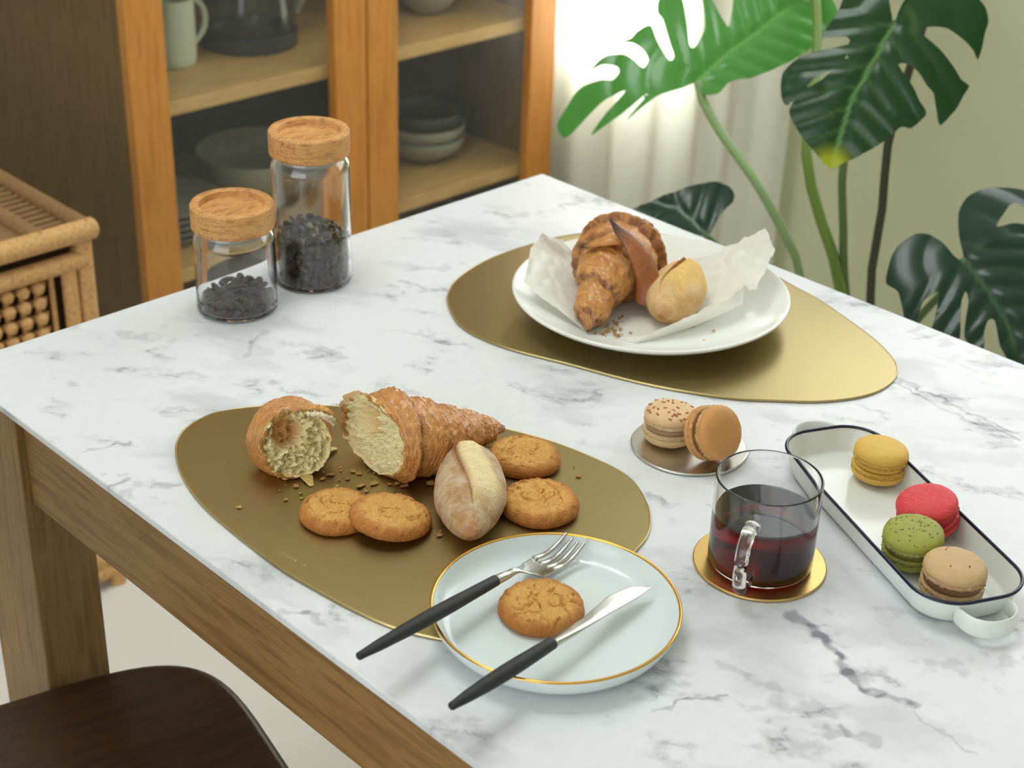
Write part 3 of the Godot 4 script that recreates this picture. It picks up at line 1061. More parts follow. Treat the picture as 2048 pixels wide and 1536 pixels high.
func fork() -> void:
	var o := thing("fork", FORK[0], "dark-handled steel fork resting on the plate's left rim", "fork")
	var s := Shape.new()
	var h := curve([FORK[0], FORK[0].lerp(FORK[1], 0.35), FORK[0].lerp(FORK[1], 0.7), FORK[1]], 24)
	var rr := []
	for k in 25:
		rr.append(lerp_list([0.0028, 0.0042, 0.0050, 0.0054, 0.0052, 0.0047, 0.0042], k / 24.0))
	s.tube(h, rr, 20, 0.95)
	part(o, "handle", s, M.black_grip)
	var along: Vector3 = (FORK[4] - FORK[3])
	var dir := along.normalized()
	var side := dir.cross(Vector3.UP).normalized()
	# neck and spoon-like root, one smooth flattened bar; then four tines of the same curve
	s = Shape.new()
	var path := curve([FORK[1], FORK[1].lerp(FORK[2], 0.5), FORK[2], FORK[3]], 20)
	var w := []
	for k in 21:
		w.append(lerp_list([0.0040, 0.0036, 0.0032, 0.0034, 0.0070, 0.0112], k / 20.0))
	var rings := []
	for k in 21:
		var t: Vector3 = (path[mini(k + 1, 20)] - path[maxi(k - 1, 0)]).normalized()
		var sd := t.cross(Vector3.UP).normalized()
		var up := sd.cross(t)
		var th := lerpf(0.0036, 0.0009, smoothstep(0.0, 0.85, k / 20.0))
		var ring := PackedVector3Array()
		for j in 20:
			var a := -TAU * j / 20
			var x := cos(a)
			ring.append(path[k] + sd * w[k] * x + up * (th * sin(a) + 0.0022 * x * x * smoothstep(0.6, 1.0, k / 20.0)))
		rings.append(ring)
	s.strip(rings, true, [], true)
	var e0: Vector3 = path[20]
	var e1: Vector3 = e0 + along * 0.30
	var rings2 := []
	for k in 9:
		var f := k / 8.0
		var p := e0.lerp(e1, f) + Vector3.DOWN * 0.0022 * sin(f * 1.4)
		var ring := PackedVector3Array()
		for j in 20:
			var a := -TAU * j / 20
			var x := cos(a)
			ring.append(p + side * (0.0112 + 0.0006 * f) * x + Vector3.UP * (0.0009 * sin(a) + 0.0022 * x * x))
		rings2.append(ring)
	s.strip(rings2, true, [], true)
	part(o, "neck", s, M.steel)
	for k in 4:
		var x := (k - 1.5) * 2.0 / 3.0
		var pts := []
		var r2 := []
		for i in 13:
			var f := i / 12.0
			var p := (e0 + along * 0.26).lerp(FORK[4], f)
			p += Vector3.DOWN * (0.0022 * sin(0.87 + 0.0) * (1.0 - f) + 0.0045 * sin(PI * f) ) + side * x * lerpf(0.0096, 0.0090, f) + Vector3.UP * 0.0022 * x * x
			pts.append(p)
			r2.append(lerpf(0.0025, 0.0012, pow(f, 2.0)))
		s = Shape.new()
		s.tube(pts, r2, 10, 0.62)
		part(o, "tine", s, M.steel)

func knife() -> void:
	var o := thing("knife", KNIFE[0], "dark-handled steel knife lying across the gold-rimmed plate and cookie", "knife")
	var s := Shape.new()
	var rr := []
	for k in 25:
		rr.append(lerp_list([0.0028, 0.0042, 0.0051, 0.0055, 0.0054, 0.0050, 0.0045], k / 24.0))
	s.tube(curve([KNIFE[0], KNIFE[0].lerp(KNIFE[1], 0.35), KNIFE[0].lerp(KNIFE[1], 0.7), KNIFE[1]], 24), rr, 20, 0.95)
	part(o, "handle", s, M.black_grip)
	s = Shape.new()
	var along: Vector3 = KNIFE[2] - KNIFE[1]
	var side := along.cross(Vector3.UP).normalized()       # towards the near side
	var lift := side.cross(along).normalized()
	var rings := []
	for k in 41:
		var t := k / 40.0
		# the back runs nearly straight on the near side; the edge bellies out on the far side
		var back := lerp_list([0.0042, 0.0040, 0.0034, 0.0030, 0.0030, 0.0026, 0.0], t)
		var edge := lerp_list([-0.0042, -0.0042, -0.0050, -0.0080, -0.0108, -0.0092, -0.0004], t)
		var th := lerp_list([0.0036, 0.0026, 0.0014, 0.0011, 0.0010, 0.0009, 0.0004], t)
		var ring := PackedVector3Array()
		for j in 16:
			var a := -TAU * j / 16
			var x := lerpf(edge, back, 0.5 + 0.5 * cos(a))
			ring.append(KNIFE[1] + along * t + side * x + lift * (th * sin(a) * (0.55 + 0.45 * cos(a)) + (back - x) * 0.14))
		rings.append(ring)
	s.strip(rings, true, [], true)
	part(o, "blade", s, M.steel)

func tray() -> void:
	var at := Vector3(0.9387, TOP + 0.0004, -0.5249)
	var o := thing("baking_tray", at, "long white enamel tray with a navy rim and two loop handles", "tray")
	o.rotation.y = -0.448
	var rect := func(hx: float, hz: float, r: float, y: float) -> PackedVector3Array:
		var ring := PackedVector3Array()
		for q in [[1, 1, 0], [-1, 1, 1], [-1, -1, 2], [1, -1, 3]]:
			for k in 13:
				var a: float = (q[2] + k / 12.0) * PI / 2
				ring.append(Vector3(q[0] * (hx - r) + r * cos(a), y, q[1] * (hz - r) + r * sin(a)))
		return ring
	var s := Shape.new()
	var rings := []
	for q in [[0.001, 0.001, 0.001, 0.0015], [0.032, 0.110, 0.024, 0.0015], [0.0335, 0.1115, 0.025, 0.0002], [0.0355, 0.1135, 0.026, 0.0008], [0.0385, 0.117, 0.028, 0.005], [0.0415, 0.1208, 0.0295, 0.014], [0.0438, 0.1238, 0.031, 0.0238]]:
		rings.append(rect.call(q[0], q[1], q[2], q[3]))
	s.strip(rings)
	rings = []
	for q in [[0.0425, 0.1225, 0.030, 0.0238], [0.0400, 0.1192, 0.0285, 0.014], [0.0372, 0.116, 0.027, 0.0062], [0.0355, 0.114, 0.026, 0.0042], [0.032, 0.110, 0.024, 0.0035], [0.001, 0.001, 0.001, 0.0035]]:
		rings.append(rect.call(q[0], q[1], q[2], q[3]))
	s.strip(rings)
	put(o, "dish", s, M.enamel_white)
	s = Shape.new()
	rings = []
	for i in 9:
		var a := lerpf(-0.5, PI + 0.5, i / 8.0)
		rings.append(rect.call(0.0432 + 0.0014 * cos(a), 0.1232 + 0.0014 * cos(a), 0.0306 + 0.0014 * cos(a), 0.0236 + 0.0014 * sin(a)))
	s.strip(rings)
	put(o, "navy_rim", s, M.enamel_blue)
	for e in [1, -1]:
		# an upright strap bent into a loop at each end
		s = Shape.new()
		var path := []
		for k in 25:
			var a := lerpf(-0.12, PI + 0.12, k / 24.0)
			path.append(Vector2(0.0205 * cos(a), 0.1196 + 0.024 * pow(maxf(sin(a), 0.0), 0.7)))
		rings = []
		for k in 25:
			var t: Vector2 = (path[mini(k + 1, 24)] - path[maxi(k - 1, 0)]).normalized()
			var nrm := Vector2(t.y, -t.x)
			var ring := PackedVector3Array()
			for j in 14:
				var a := TAU * j / 14
				var p: Vector2 = path[k] + nrm * 0.0019 * cos(a)
				ring.append(Vector3(p.x * e, 0.0128 + 0.0075 * sin(a), p.y * e))
			rings.append(ring)
		s.strip(rings, true, [], true)
		put(o, "handle", s, M.enamel_white)

func jar(at: Vector3, r: float, h: float, lid_h: float, fill: float, label: String, which: String, seed_: int) -> void:
	var o := thing("storage_jar", at, label, "jar")
	var s := Shape.new()
	var neck := r - 0.006
	s.lathe([Vector2(0, 0.0006), Vector2(r - 0.004, 0.0006), Vector2(r - 0.001, 0.0018), Vector2(r, 0.005), Vector2(r, h * 0.5), Vector2(r, h - 0.014), Vector2(r - 0.001, h - 0.008), Vector2(r - 0.004, h - 0.003), Vector2(neck, h + 0.001), Vector2(neck, h + 0.010)], at, 96)
	s.lathe([Vector2(neck - 0.002, h + 0.010), Vector2(neck - 0.002, h), Vector2(r - 0.0055, h - 0.0045), Vector2(r - 0.0026, h - 0.009), Vector2(r - 0.0020, h - 0.014), Vector2(r - 0.002, h * 0.5), Vector2(r - 0.002, 0.006), Vector2(r - 0.005, 0.0032), Vector2(0, 0.003)], at, 96)
	part(o, "glass_body", s, M.cup_glass)
	s = Shape.new()
	var y0 := h + 0.0008
	var rl := r + 0.0008
	s.lathe([Vector2(0, y0), Vector2(rl - 0.0015, y0), Vector2(rl, y0 + 0.0015), Vector2(rl, y0 + lid_h - 0.002), Vector2(rl - 0.0012, y0 + lid_h), Vector2(rl - 0.0075, y0 + lid_h), Vector2(rl - 0.0085, y0 + lid_h - 0.001), Vector2(rl - 0.0090, y0 + lid_h - 0.0062), Vector2(rl - 0.0100, y0 + lid_h - 0.0068), Vector2(0, y0 + lid_h - 0.0070)], at, 96)
	part(o, "wooden_lid", s, M.lid)
	s = Shape.new()
	s.lathe([Vector2(0, h - 0.006), Vector2(neck - 0.0035, h - 0.006), Vector2(neck - 0.0028, h - 0.004), Vector2(neck - 0.0028, h + 0.0006), Vector2(0, h + 0.0006)], at, 64)
	part(o, "stopper", s, M.stopper)
	# the beans: a bed of single beans, packed at random
	var rng := RandomNumberGenerator.new()
	rng.seed = seed_
	var bs := Shape.new()
	var rings := []
	for i in 9:
		var t := PI * i / 8
		var ring := PackedVector3Array()
		for j in 16:
			var a := TAU * j / 16
			var x := sin(t) * cos(a)
			var z := -cos(t)
			var y := sin(t) * sin(a)
			if y > 0.0:
				y = y * 0.55 - 0.22 * exp(-x * x * 30.0) * sin(t)     # the flat face with its crease
			ring.append(Vector3(x * 0.0043, y * 0.0031, z * 0.0058))
		rings.append(ring)
	bs.strip(rings, true)
	var mm := MultiMesh.new()
	mm.transform_format = MultiMesh.TRANSFORM_3D
	mm.use_colors = true
	var places := []
	var facing := []
	var inner := r - 0.0056
	var y := 0.0066
	while y < fill + 0.003:
		var ringr := inner
		while ringr > 0.0:
			var count := maxi(1, int(TAU * ringr / 0.0088))
			if ringr < inner - 0.010 and y < fill - 0.010:
				break
			for k in count:
				var a := TAU * (k + 0.5 * (int(y * 1000.0) % 2) + rng.randf_range(-0.25, 0.25)) / count
				var rr := ringr + rng.randf_range(-0.0010, 0.0005)
				places.append(Vector3(rr * cos(a), y + rng.randf_range(-0.0012, 0.0012) + 0.003 * sin(a * 2.0 + seed_) * smoothstep(fill - 0.012, fill, y), rr * sin(a)))
				facing.append(Vector3(cos(a), 0, sin(a)) if ringr > inner - 0.002 and y < fill - 0.004 else Vector3(rng.randf_range(-0.7, 0.7), 1, rng.randf_range(-0.7, 0.7)))
			ringr -= 0.0072
		y += 0.0062
	mm.instance_count = places.size()
	mm.mesh = bs.commit()
	for k in places.size():
		var ya: Vector3 = (facing[k] + Vector3(rng.randf_range(-0.35, 0.35), rng.randf_range(-0.35, 0.35), rng.randf_range(-0.35, 0.35))).normalized()
		if rng.randf() < 0.6:
			ya = -ya
		var xa := ya.cross(Vector3(rng.randf_range(-1, 1), rng.randf_range(-1, 1), rng.randf_range(-1, 1))).normalized()
		var b := Basis(xa, ya, xa.cross(ya))
		mm.set_instance_transform(k, Transform3D(b.scaled_local(Vector3.ONE * rng.randf_range(0.88, 1.12)), places[k]))
		var q := rng.randf()
		mm.set_instance_color(k, srgb(58, 42, 32).lerp(srgb(98, 72, 52), q * q))
	bs = Shape.new()
	var beans := MultiMeshInstance3D.new()
	beans.name = numbered("coffee_beans")
	beans.multimesh = mm
	beans.material_override = M.bean
	beans.position = at
	add_child(beans)
	tag(beans, "dark roasted coffee beans " + which, "coffee beans", "", "stuff")

# ---------------------------------------------------------------- things to eat

func cookie(at: Vector3, r: float, h: float, seed_: int, tilt: Vector3, label: String, stretch := 1.0) -> void:
	var n1 := noise(110.0, seed_, FastNoiseLite.TYPE_SIMPLEX_SMOOTH, 4)
	var n2 := noise(62.0, seed_ + 50, FastNoiseLite.TYPE_SIMPLEX_SMOOTH, 3)
	n2.fractal_type = FastNoiseLite.FRACTAL_RIDGED
	var n3 := noise(650.0, seed_ + 90, FastNoiseLite.TYPE_SIMPLEX, 2)
	var rng := RandomNumberGenerator.new()
	rng.seed = seed_
	var cracks := []
	for k in 6:
		var q := Vector2(rng.randf_range(-0.6, 0.6), rng.randf_range(-0.6, 0.6)) * r
		var way := rng.randf() * TAU
		for i in rng.randi_range(3, 7):
			var nx := q + Vector2(cos(way), sin(way)) * rng.randf_range(0.0020, 0.0038)
			cracks.append([q, nx])
			q = nx
			way += rng.randf_range(-0.9, 0.9)
	var pale := srgb(230, 176, 96)
	var brown := srgb(184, 112, 46)
	var rings := []
	var cols := []
	var prof := [[0.0, 0.0], [0.5, 0.0], [0.86, 0.0], [0.95, 0.06], [1.0, 0.24], [1.0, 0.42], [0.975, 0.6], [0.93, 0.76], [0.87, 0.87]]
	for k in range(1, 52):
		var f := 1.0 - k / 51.0
		prof.append([0.87 * f, 0.87 + 0.13 * (1.0 - f * f)])
	for q in prof:
		var ring := PackedVector3Array()
		var cc := PackedColorArray()
		for j in 150:
			var a := TAU * j / 150
			var p := Vector3(q[0] * r * cos(a) * stretch, q[1] * h, q[0] * r * sin(a))
			var wob := 1.0 + 0.035 * n1.get_noise_3d(cos(a) * 0.010, seed_ * 0.01, sin(a) * 0.010)
			p.x *= wob
			p.z *= wob
			var top := smoothstep(0.45, 0.9, q[1])
			var lump := n1.get_noise_3dv(p)
			var crack := smoothstep(0.55, 0.95, n2.get_noise_3d(p.x, seed_ * 0.1, p.z)) * smoothstep(-0.12, 0.12, n1.get_noise_3d(p.x * 0.4, 3.0, p.z * 0.4)) * top
			if top > 0.3:
				var flat := Vector2(p.x, p.z) + Vector2(lump, -lump) * 0.0012
				for e in cracks:
					if absf(e[0].x - flat.x) < 0.005 and absf(e[0].y - flat.y) < 0.005:
						crack = maxf(crack, exp(-pow(flat.distance_to(Geometry2D.get_closest_point_to_segment(flat, e[0], e[1])) / 0.00065, 2.0)) * top * 0.75)
			var fine := n3.get_noise_3dv(p)
			p.y += top * (0.0019 * lump - 0.0036 * crack + 0.0008 * fine)
			if q[1] > 0.02 and q[1] < 0.8:
				var out := Vector3(p.x, 0, p.z).normalized()
				p += out * (0.0005 * lump + 0.0003 * fine)
			ring.append(p)
			var edge := smoothstep(0.62, 1.0, q[0]) * 0.9 + 0.25 * lump
			var c := pale.lerp(brown, clampf(edge, 0.0, 1.0))
			cc.append(c * (1.0 + 0.12 * fine))
		rings.append(ring)
		cols.append(cc)
	var s := Shape.new()
	s.strip(rings, true, cols)
	var o := MeshInstance3D.new()
	o.name = numbered("cookie")
	o.mesh = s.commit()
	o.material_override = M.cookie
	o.position = at
	o.rotation = tilt
	add_child(o)
	tag(o, label, "cookie", "round golden cookies")

func macaron(at: Vector3, r: float, shell: Color, filling: Color, foot: Color, tilt: Vector3, fill_h: float, specks: int, speck_c: Color, label: String, seed_: int) -> void:
	var o := thing("macaron", at, label, "macaron", "macarons")
	var ya := tilt.normalized()
	var xa := ya.cross(Vector3(0.3, 0.1, 1)).normalized()
	o.basis = Basis(xa, ya, xa.cross(ya))
	var nz := noise(130.0, seed_, FastNoiseLite.TYPE_SIMPLEX_SMOOTH, 3)
	var ft := noise(700.0, seed_ + 3, FastNoiseLite.TYPE_SIMPLEX, 2)
	var foot_h := 0.0040
	var dome := 0.0098
	for half in 2:
		# both shells: a ruffled foot towards the filling and a smooth dome away from it
		var rings := []
		var cols := []
		var prof := []
		for k in 7:
			prof.append([r * (0.90 if k == 0 else 0.962), foot_h * k / 6.0, 1.0 if k > 0 else 0.0])
		prof[6][0] = r * 0.925
		prof.insert(0, [0.0, 0.0, 0.0])
		prof.append([r * 0.925, foot_h + 0.0001, 0.6])
		prof.append([r * 0.975, foot_h + 0.0003, 0.25])
		prof.append([r * 1.0, foot_h + 0.0010, 0.0])
		for k in range(0, 15):
			var t := k / 14.0 * PI / 2
			prof.append([r * pow(cos(t), 0.62), foot_h + 0.0018 + (dome - 0.0018) * pow(sin(t), 0.95), 0.0])
		for q in prof:
			var ring := PackedVector3Array()
			var cc := PackedColorArray()
			for j in 120:
				var a := TAU * j / 120
				var rr: float = q[0]
				var ruff := ft.get_noise_3d(cos(a) * 0.02, q[1] * 1.4 + half, sin(a) * 0.02)
				rr += q[2] * (0.0019 * ruff + 0.0004)
				var p := Vector3(rr * cos(a), q[1], rr * sin(a))
				p.y += 0.0005 * nz.get_noise_3dv(p) * (1.0 if q[2] == 0.0 else 0.0)
				var c := shell.lerp(foot, 0.6 * q[2])
				if q[2] > 0.0:
					c = c.lerp(foot, 0.4 * clampf(-ruff * 1.5, 0.0, 1.0))
				else:
					c *= 1.0 + 0.05 * nz.get_noise_3dv(p * 0.6)
				if half == 1:
					p.y = -p.y
				ring.append(p + Vector3.UP * (fill_h / 2 if half == 0 else -fill_h / 2))
				cc.append(c)
			rings.append(ring)
			cols.append(cc)
		var s := Shape.new()
		s.strip(rings, true, cols, half == 1)
		if half == 0 and specks > 0:
			var rng := RandomNumberGenerator.new()
			rng.seed = seed_
			for k in specks:
				var a := rng.randf() * TAU
				var d := sqrt(rng.randf()) * 0.93
				var t := acos(pow(d, 1.0 / 0.62))
				var p := Vector3(r * d * cos(a), fill_h / 2 + foot_h + 0.0018 + (dome - 0.0018) * pow(sin(t), 0.95), r * d * sin(a))
				var b := rng.randf() * TAU
				var l := rng.randf_range(0.0006, 0.0012) * (1.5 if seed_ == 305 else 1.0)
				s.tube([p - Vector3(cos(b), 0, sin(b)) * l, p + Vector3(cos(b), 0, sin(b)) * l], [0.0005, 0.0005] if seed_ != 305 else [0.0010, 0.0009], 6, 0.6, speck_c)
		put(o, "top_shell" if half == 0 else "bottom_shell", s, M.macaron)
	var f := Shape.new()
	var rf := r * 0.915
	f.lathe([Vector2(0, -fill_h / 2), Vector2(rf * 0.985, -fill_h / 2), Vector2(rf, -fill_h * 0.25), Vector2(rf * 1.003, 0.0), Vector2(rf, fill_h * 0.25), Vector2(rf * 0.985, fill_h / 2), Vector2(0, fill_h / 2)], Vector3.ZERO, 72)
	var fm := flatmat(filling.linear_to_srgb(), 0.5)
	put(o, "filling", f, fm)

func roll(at: Vector3, turn: float, len: float, wid: float, hgt: float, seed_: int, label: String, taper: float, plain: bool) -> void:
	# a small pointed bread roll, slashed along one side; z runs along it towards the pointed end
	var n1 := noise(45.0, seed_, FastNoiseLite.TYPE_SIMPLEX_SMOOTH, 4)
	var n2 := noise(160.0, seed_ + 9, FastNoiseLite.TYPE_SIMPLEX_SMOOTH, 3)
	var nw := noise(220.0, seed_ + 21, FastNoiseLite.TYPE_SIMPLEX_SMOOTH, 2)
	var crust := srgb(178, 132, 82)
	var flour := srgb(204, 182, 150)
	var brown := srgb(168, 96, 42)
	var pale := srgb(242, 220, 168)
	if plain:
		crust = srgb(220, 172, 106)
		flour = srgb(226, 196, 146)
		pale = srgb(232, 192, 112)
	var rings := []
	var cols := []
	for i in 121:
		var t := i / 120.0
		var z := len * (t - 0.5)
		var w := sqrt(maxf(0.0, 1.0 - pow(absf(2.0 * t - 1.0), 2.2)))
		if t > 0.5:
			w *= lerpf(1.0, taper, pow((t - 0.5) * 2.0, 1.6))
			w = lerpf(w, (1.0 - t) * 2.0, 0.35 * (2.0 * t - 1.0))
		var ring := PackedVector3Array()
		var cc := PackedColorArray()
		# the slash wanders from the left shoulder to the middle of the pointed end
		var sl := lerpf(-0.62, 0.10, smoothstep(0.02, 0.86, t)) if not plain else lerpf(-0.02, -0.45, smoothstep(0.05, 0.95, t))
		var open := smoothstep(0.03, 0.2, t) * (1.0 - smoothstep(0.66, 0.86, t))
		for j in 120:
			var a := TAU * j / 120
			var u := cos(a)
			var v := sin(a)
			var p := Vector3(0.5 * wid * w * u, 0.5 * hgt * (0.85 + 0.15 * w) * minf(1.0, w * 1.25) * v, z)
			var cen := 0.42 * hgt
			var ang := -u if v > 0.0 else -3.0 * signf(u)
			var d := -ang - sl                    # right of the slash is positive
			var upper := smoothstep(-0.1, 0.35, v)
			var split := open * upper
			# right of the slash the soft dough bursts up; left of it the crust stands as a lip
			var burst := smoothstep(0.0, 0.10, d) * (1.0 - smoothstep(0.55, 1.0, d))
			var groove := exp(-pow((d - 0.06) / 0.05, 2.0))
			var lip := exp(-pow((d + 0.03) / 0.06, 2.0))
			p *= 1.0
			p.y += split * (0.0034 * burst - 0.0060 * groove + 0.0042 * lip * (1.0 - smoothstep(0.3, 0.62, t)))
			p.x -= split * 0.0025 * groove
			var q := n1.get_noise_3dv(p)
			var wr := nw.get_noise_3d(p.x * 0.35, p.y * 0.35, p.z * 1.6)
			p += Vector3(u, v, 0) * (0.0006 * q + 0.0005 * wr * split * burst * 1.6 + 0.00022 * n2.get_noise_3dv(p * 2.0))
			p.y = maxf(p.y + cen, 0.0)
			ring.append(p)
			var c := crust.lerp(flour, clampf(0.55 + 0.9 * q + 0.5 * n2.get_noise_3dv(p), 0.0, 1.0))
			c = c.lerp(brown, 0.55 * smoothstep(0.90, 1.0, t) + 0.25 * smoothstep(0.2, 0.0, v + 0.9))
			c = c.lerp(pale, 0.95 * split * smoothstep(0.02, 0.10, d) * (1.0 - smoothstep(0.85 if plain else 0.72, 1.25 if plain else 1.05, d + 0.2 * q)))
			c = c.lerp(brown, 0.85 * split * clampf(lip + groove, 0.0, 1.0) * (1.0 - smoothstep(0.42, 0.8, t)))
			c *= 1.0 + 0.16 * wr
			cc.append(c)
		rings.append(ring)
		cols.append(cc)
	var s := Shape.new()
	s.strip(rings, true, cols, true)
	var o := MeshInstance3D.new()
	o.name = numbered("bread_roll")
	o.mesh = s.commit()
	o.material_override = M.bread
	o.position = at
	o.rotation.y = turn
	add_child(o)
	tag(o, label, "bread roll")

func croissant_skin(s: Shape, spine: Array, radii: Array, seams: float, seed_: int, torn: bool, floor_y: float, squash: float, slant: float, shear: float) -> Array:
	# rolled dough: each turn overlaps the next towards the tip; returns the first ring (the torn edge)
	var n1 := noise(110.0, seed_, FastNoiseLite.TYPE_SIMPLEX_SMOOTH, 4)
	var n2 := noise(420.0, seed_ + 4, FastNoiseLite.TYPE_SIMPLEX, 3)
	var n3 := noise(1.0, seed_ + 8, FastNoiseLite.TYPE_SIMPLEX_SMOOTH, 3)
	var n4 := noise(1.0, seed_ + 12, FastNoiseLite.TYPE_SIMPLEX_SMOOTH, 3)
	n4.fractal_type = FastNoiseLite.FRACTAL_RIDGED
	var gold := srgb(214, 150, 76)
	var tan_c := srgb(190, 118, 52)
	var dark := srgb(126, 66, 28)
	var pts := curve(spine, 160)
	var rings := []
	var cols := []
	var first := PackedVector3Array()
	for i in 161:
		var u := i / 160.0
		var t: Vector3 = (pts[mini(i + 1, 160)] - pts[maxi(i - 1, 0)]).normalized()
		var side := t.cross(Vector3.UP).normalized()
		var up := side.cross(t)
		var ring := PackedVector3Array()
		var cc := PackedColorArray()
		for j in 112:
			var a := -TAU * j / 112
			var uu := clampf(u + 0.012 * n3.get_noise_2d(a * 0.6, u * 3.0), 0.0, 1.0)
			var ph := uu * seams + slant * cos(a + 0.6) + 0.10 * n3.get_noise_2d(cos(a) * 2.0, sin(a) * 2.0 + u)
			var f := fposmod(ph, 1.0)
			var r := lerp_list(radii, uu)
			# bulge over each turn, a crisp step down where it ends
			var turn := 0.25 * (pow(f, 0.8) * (1.0 - smoothstep(0.90, 1.0, f)) - 0.42)
			turn *= smoothstep(0.0, 0.08, u) * smoothstep(1.0, 0.9, u) if not torn else smoothstep(1.0, 0.9, u)
			var lam := n3.get_noise_2d(uu * 42.0, cos(a) * 0.7 + sin(a) * 0.5)
			var p: Vector3 = pts[i] + (side * cos(a) + up * sin(a) * squash) * r * (1.0 + turn)
			p += t * shear * cos(a) * pow(1.0 - u, 3.0)
			var q := n1.get_noise_3dv(p)
			var w := n2.get_noise_3dv(p)
			var wr := n4.get_noise_3d(uu * 26.0, cos(a) * 1.6, sin(a) * 1.6)
			p += (side * cos(a) + up * sin(a)) * (0.0014 * q + 0.0007 * w + 0.0006 * lam + 0.0008 * wr) * minf(1.0, r / 0.012)
			if torn and i < 10:
				p += t * (0.0022 * n2.get_noise_2d(a * 0.006, 1.0) + 0.003 * n1.get_noise_2d(a * 0.012, 5.0)) * (1.0 - i / 10.0)
			p.y = maxf(p.y, floor_y + 0.0002 * i / 160.0)
			ring.append(p)
			var c := gold.lerp(tan_c, clampf(0.5 + 0.9 * q + 0.5 * lam, 0.0, 1.0))
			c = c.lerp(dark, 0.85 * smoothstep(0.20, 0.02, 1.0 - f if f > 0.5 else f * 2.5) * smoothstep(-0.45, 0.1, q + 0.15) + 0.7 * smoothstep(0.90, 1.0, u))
			c = c.lerp(dark, 0.3 * smoothstep(0.1, 0.5, w)).lerp(srgb(228, 172, 100), 0.45 * smoothstep(0.2, 0.8, wr))
			if torn:
				c = c.lerp(srgb(222, 176, 100), smoothstep(0.06, 0.0, u) * 0.7)
			cc.append(c)
		if i == 0:
			first = ring
		rings.append(ring)
		cols.append(cc)
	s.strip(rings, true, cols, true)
	return [first, (pts[1] - pts[0]).normalized()]

func torn_crumb(s: Shape, edge: PackedVector3Array, inward: Vector3, depth: float, seed_: int, hollow: Vector3, hollow_r: float) -> void:
	# the open end: thin crust, then layered honeycomb crumb sunk into the roll
	var n1 := noise(150.0, seed_, FastNoiseLite.TYPE_CELLULAR, 1)
	n1.cellular_return_type = FastNoiseLite.RETURN_DISTANCE
	var n2 := noise(260.0, seed_ + 2, FastNoiseLite.TYPE_SIMPLEX_SMOOTH, 3)
	n2.fractal_type = FastNoiseLite.FRACTAL_RIDGED
	var mid := Vector3.ZERO
	for p in edge:
		mid += p / edge.size()
	var rings := []
	var cols := []
	var pale := srgb(255, 240, 184)
	var warm := srgb(244, 208, 148)
	var deep := srgb(244, 184, 108)
	for i in 46:
		var k := i / 45.0
		var ring := PackedVector3Array()
		var cc := PackedColorArray()
		for j in edge.size():
			var p := edge[j].lerp(mid, k)
			var cell := n1.get_noise_3d(p.x * 1.2, p.y * 2.2, p.z * 1.2)
			var rid := n2.get_noise_3d(p.x, p.y * 1.6, p.z)
			var in_k := smoothstep(0.0, 0.10, k)
			var sink := depth * in_k * (1.15 - 1.3 * clampf(cell + 1.0, 0.0, 1.0) - 0.3 * rid)
			var hd := p.distance_to(hollow) / hollow_r
			var hole := smoothstep(1.0, 0.55, hd)
			sink += hole * hollow_r * 0.9 * in_k
			p += inward * sink
			ring.append(p)
			var c := pale.lerp(warm, clampf(0.5 * hole + 0.4 * (1.0 - smoothstep(0.0, 0.12, k)) + 0.5 * (0.45 - cell - 1.0), 0.0, 1.0))
			cc.append(c.lerp(deep, 0.75 * hole * in_k))
		rings.append(ring)
		cols.append(cc)
	s.strip(rings, true, cols, false)

# ---------------------------------------------------------------- torn croissant, croissant, paper, flakes

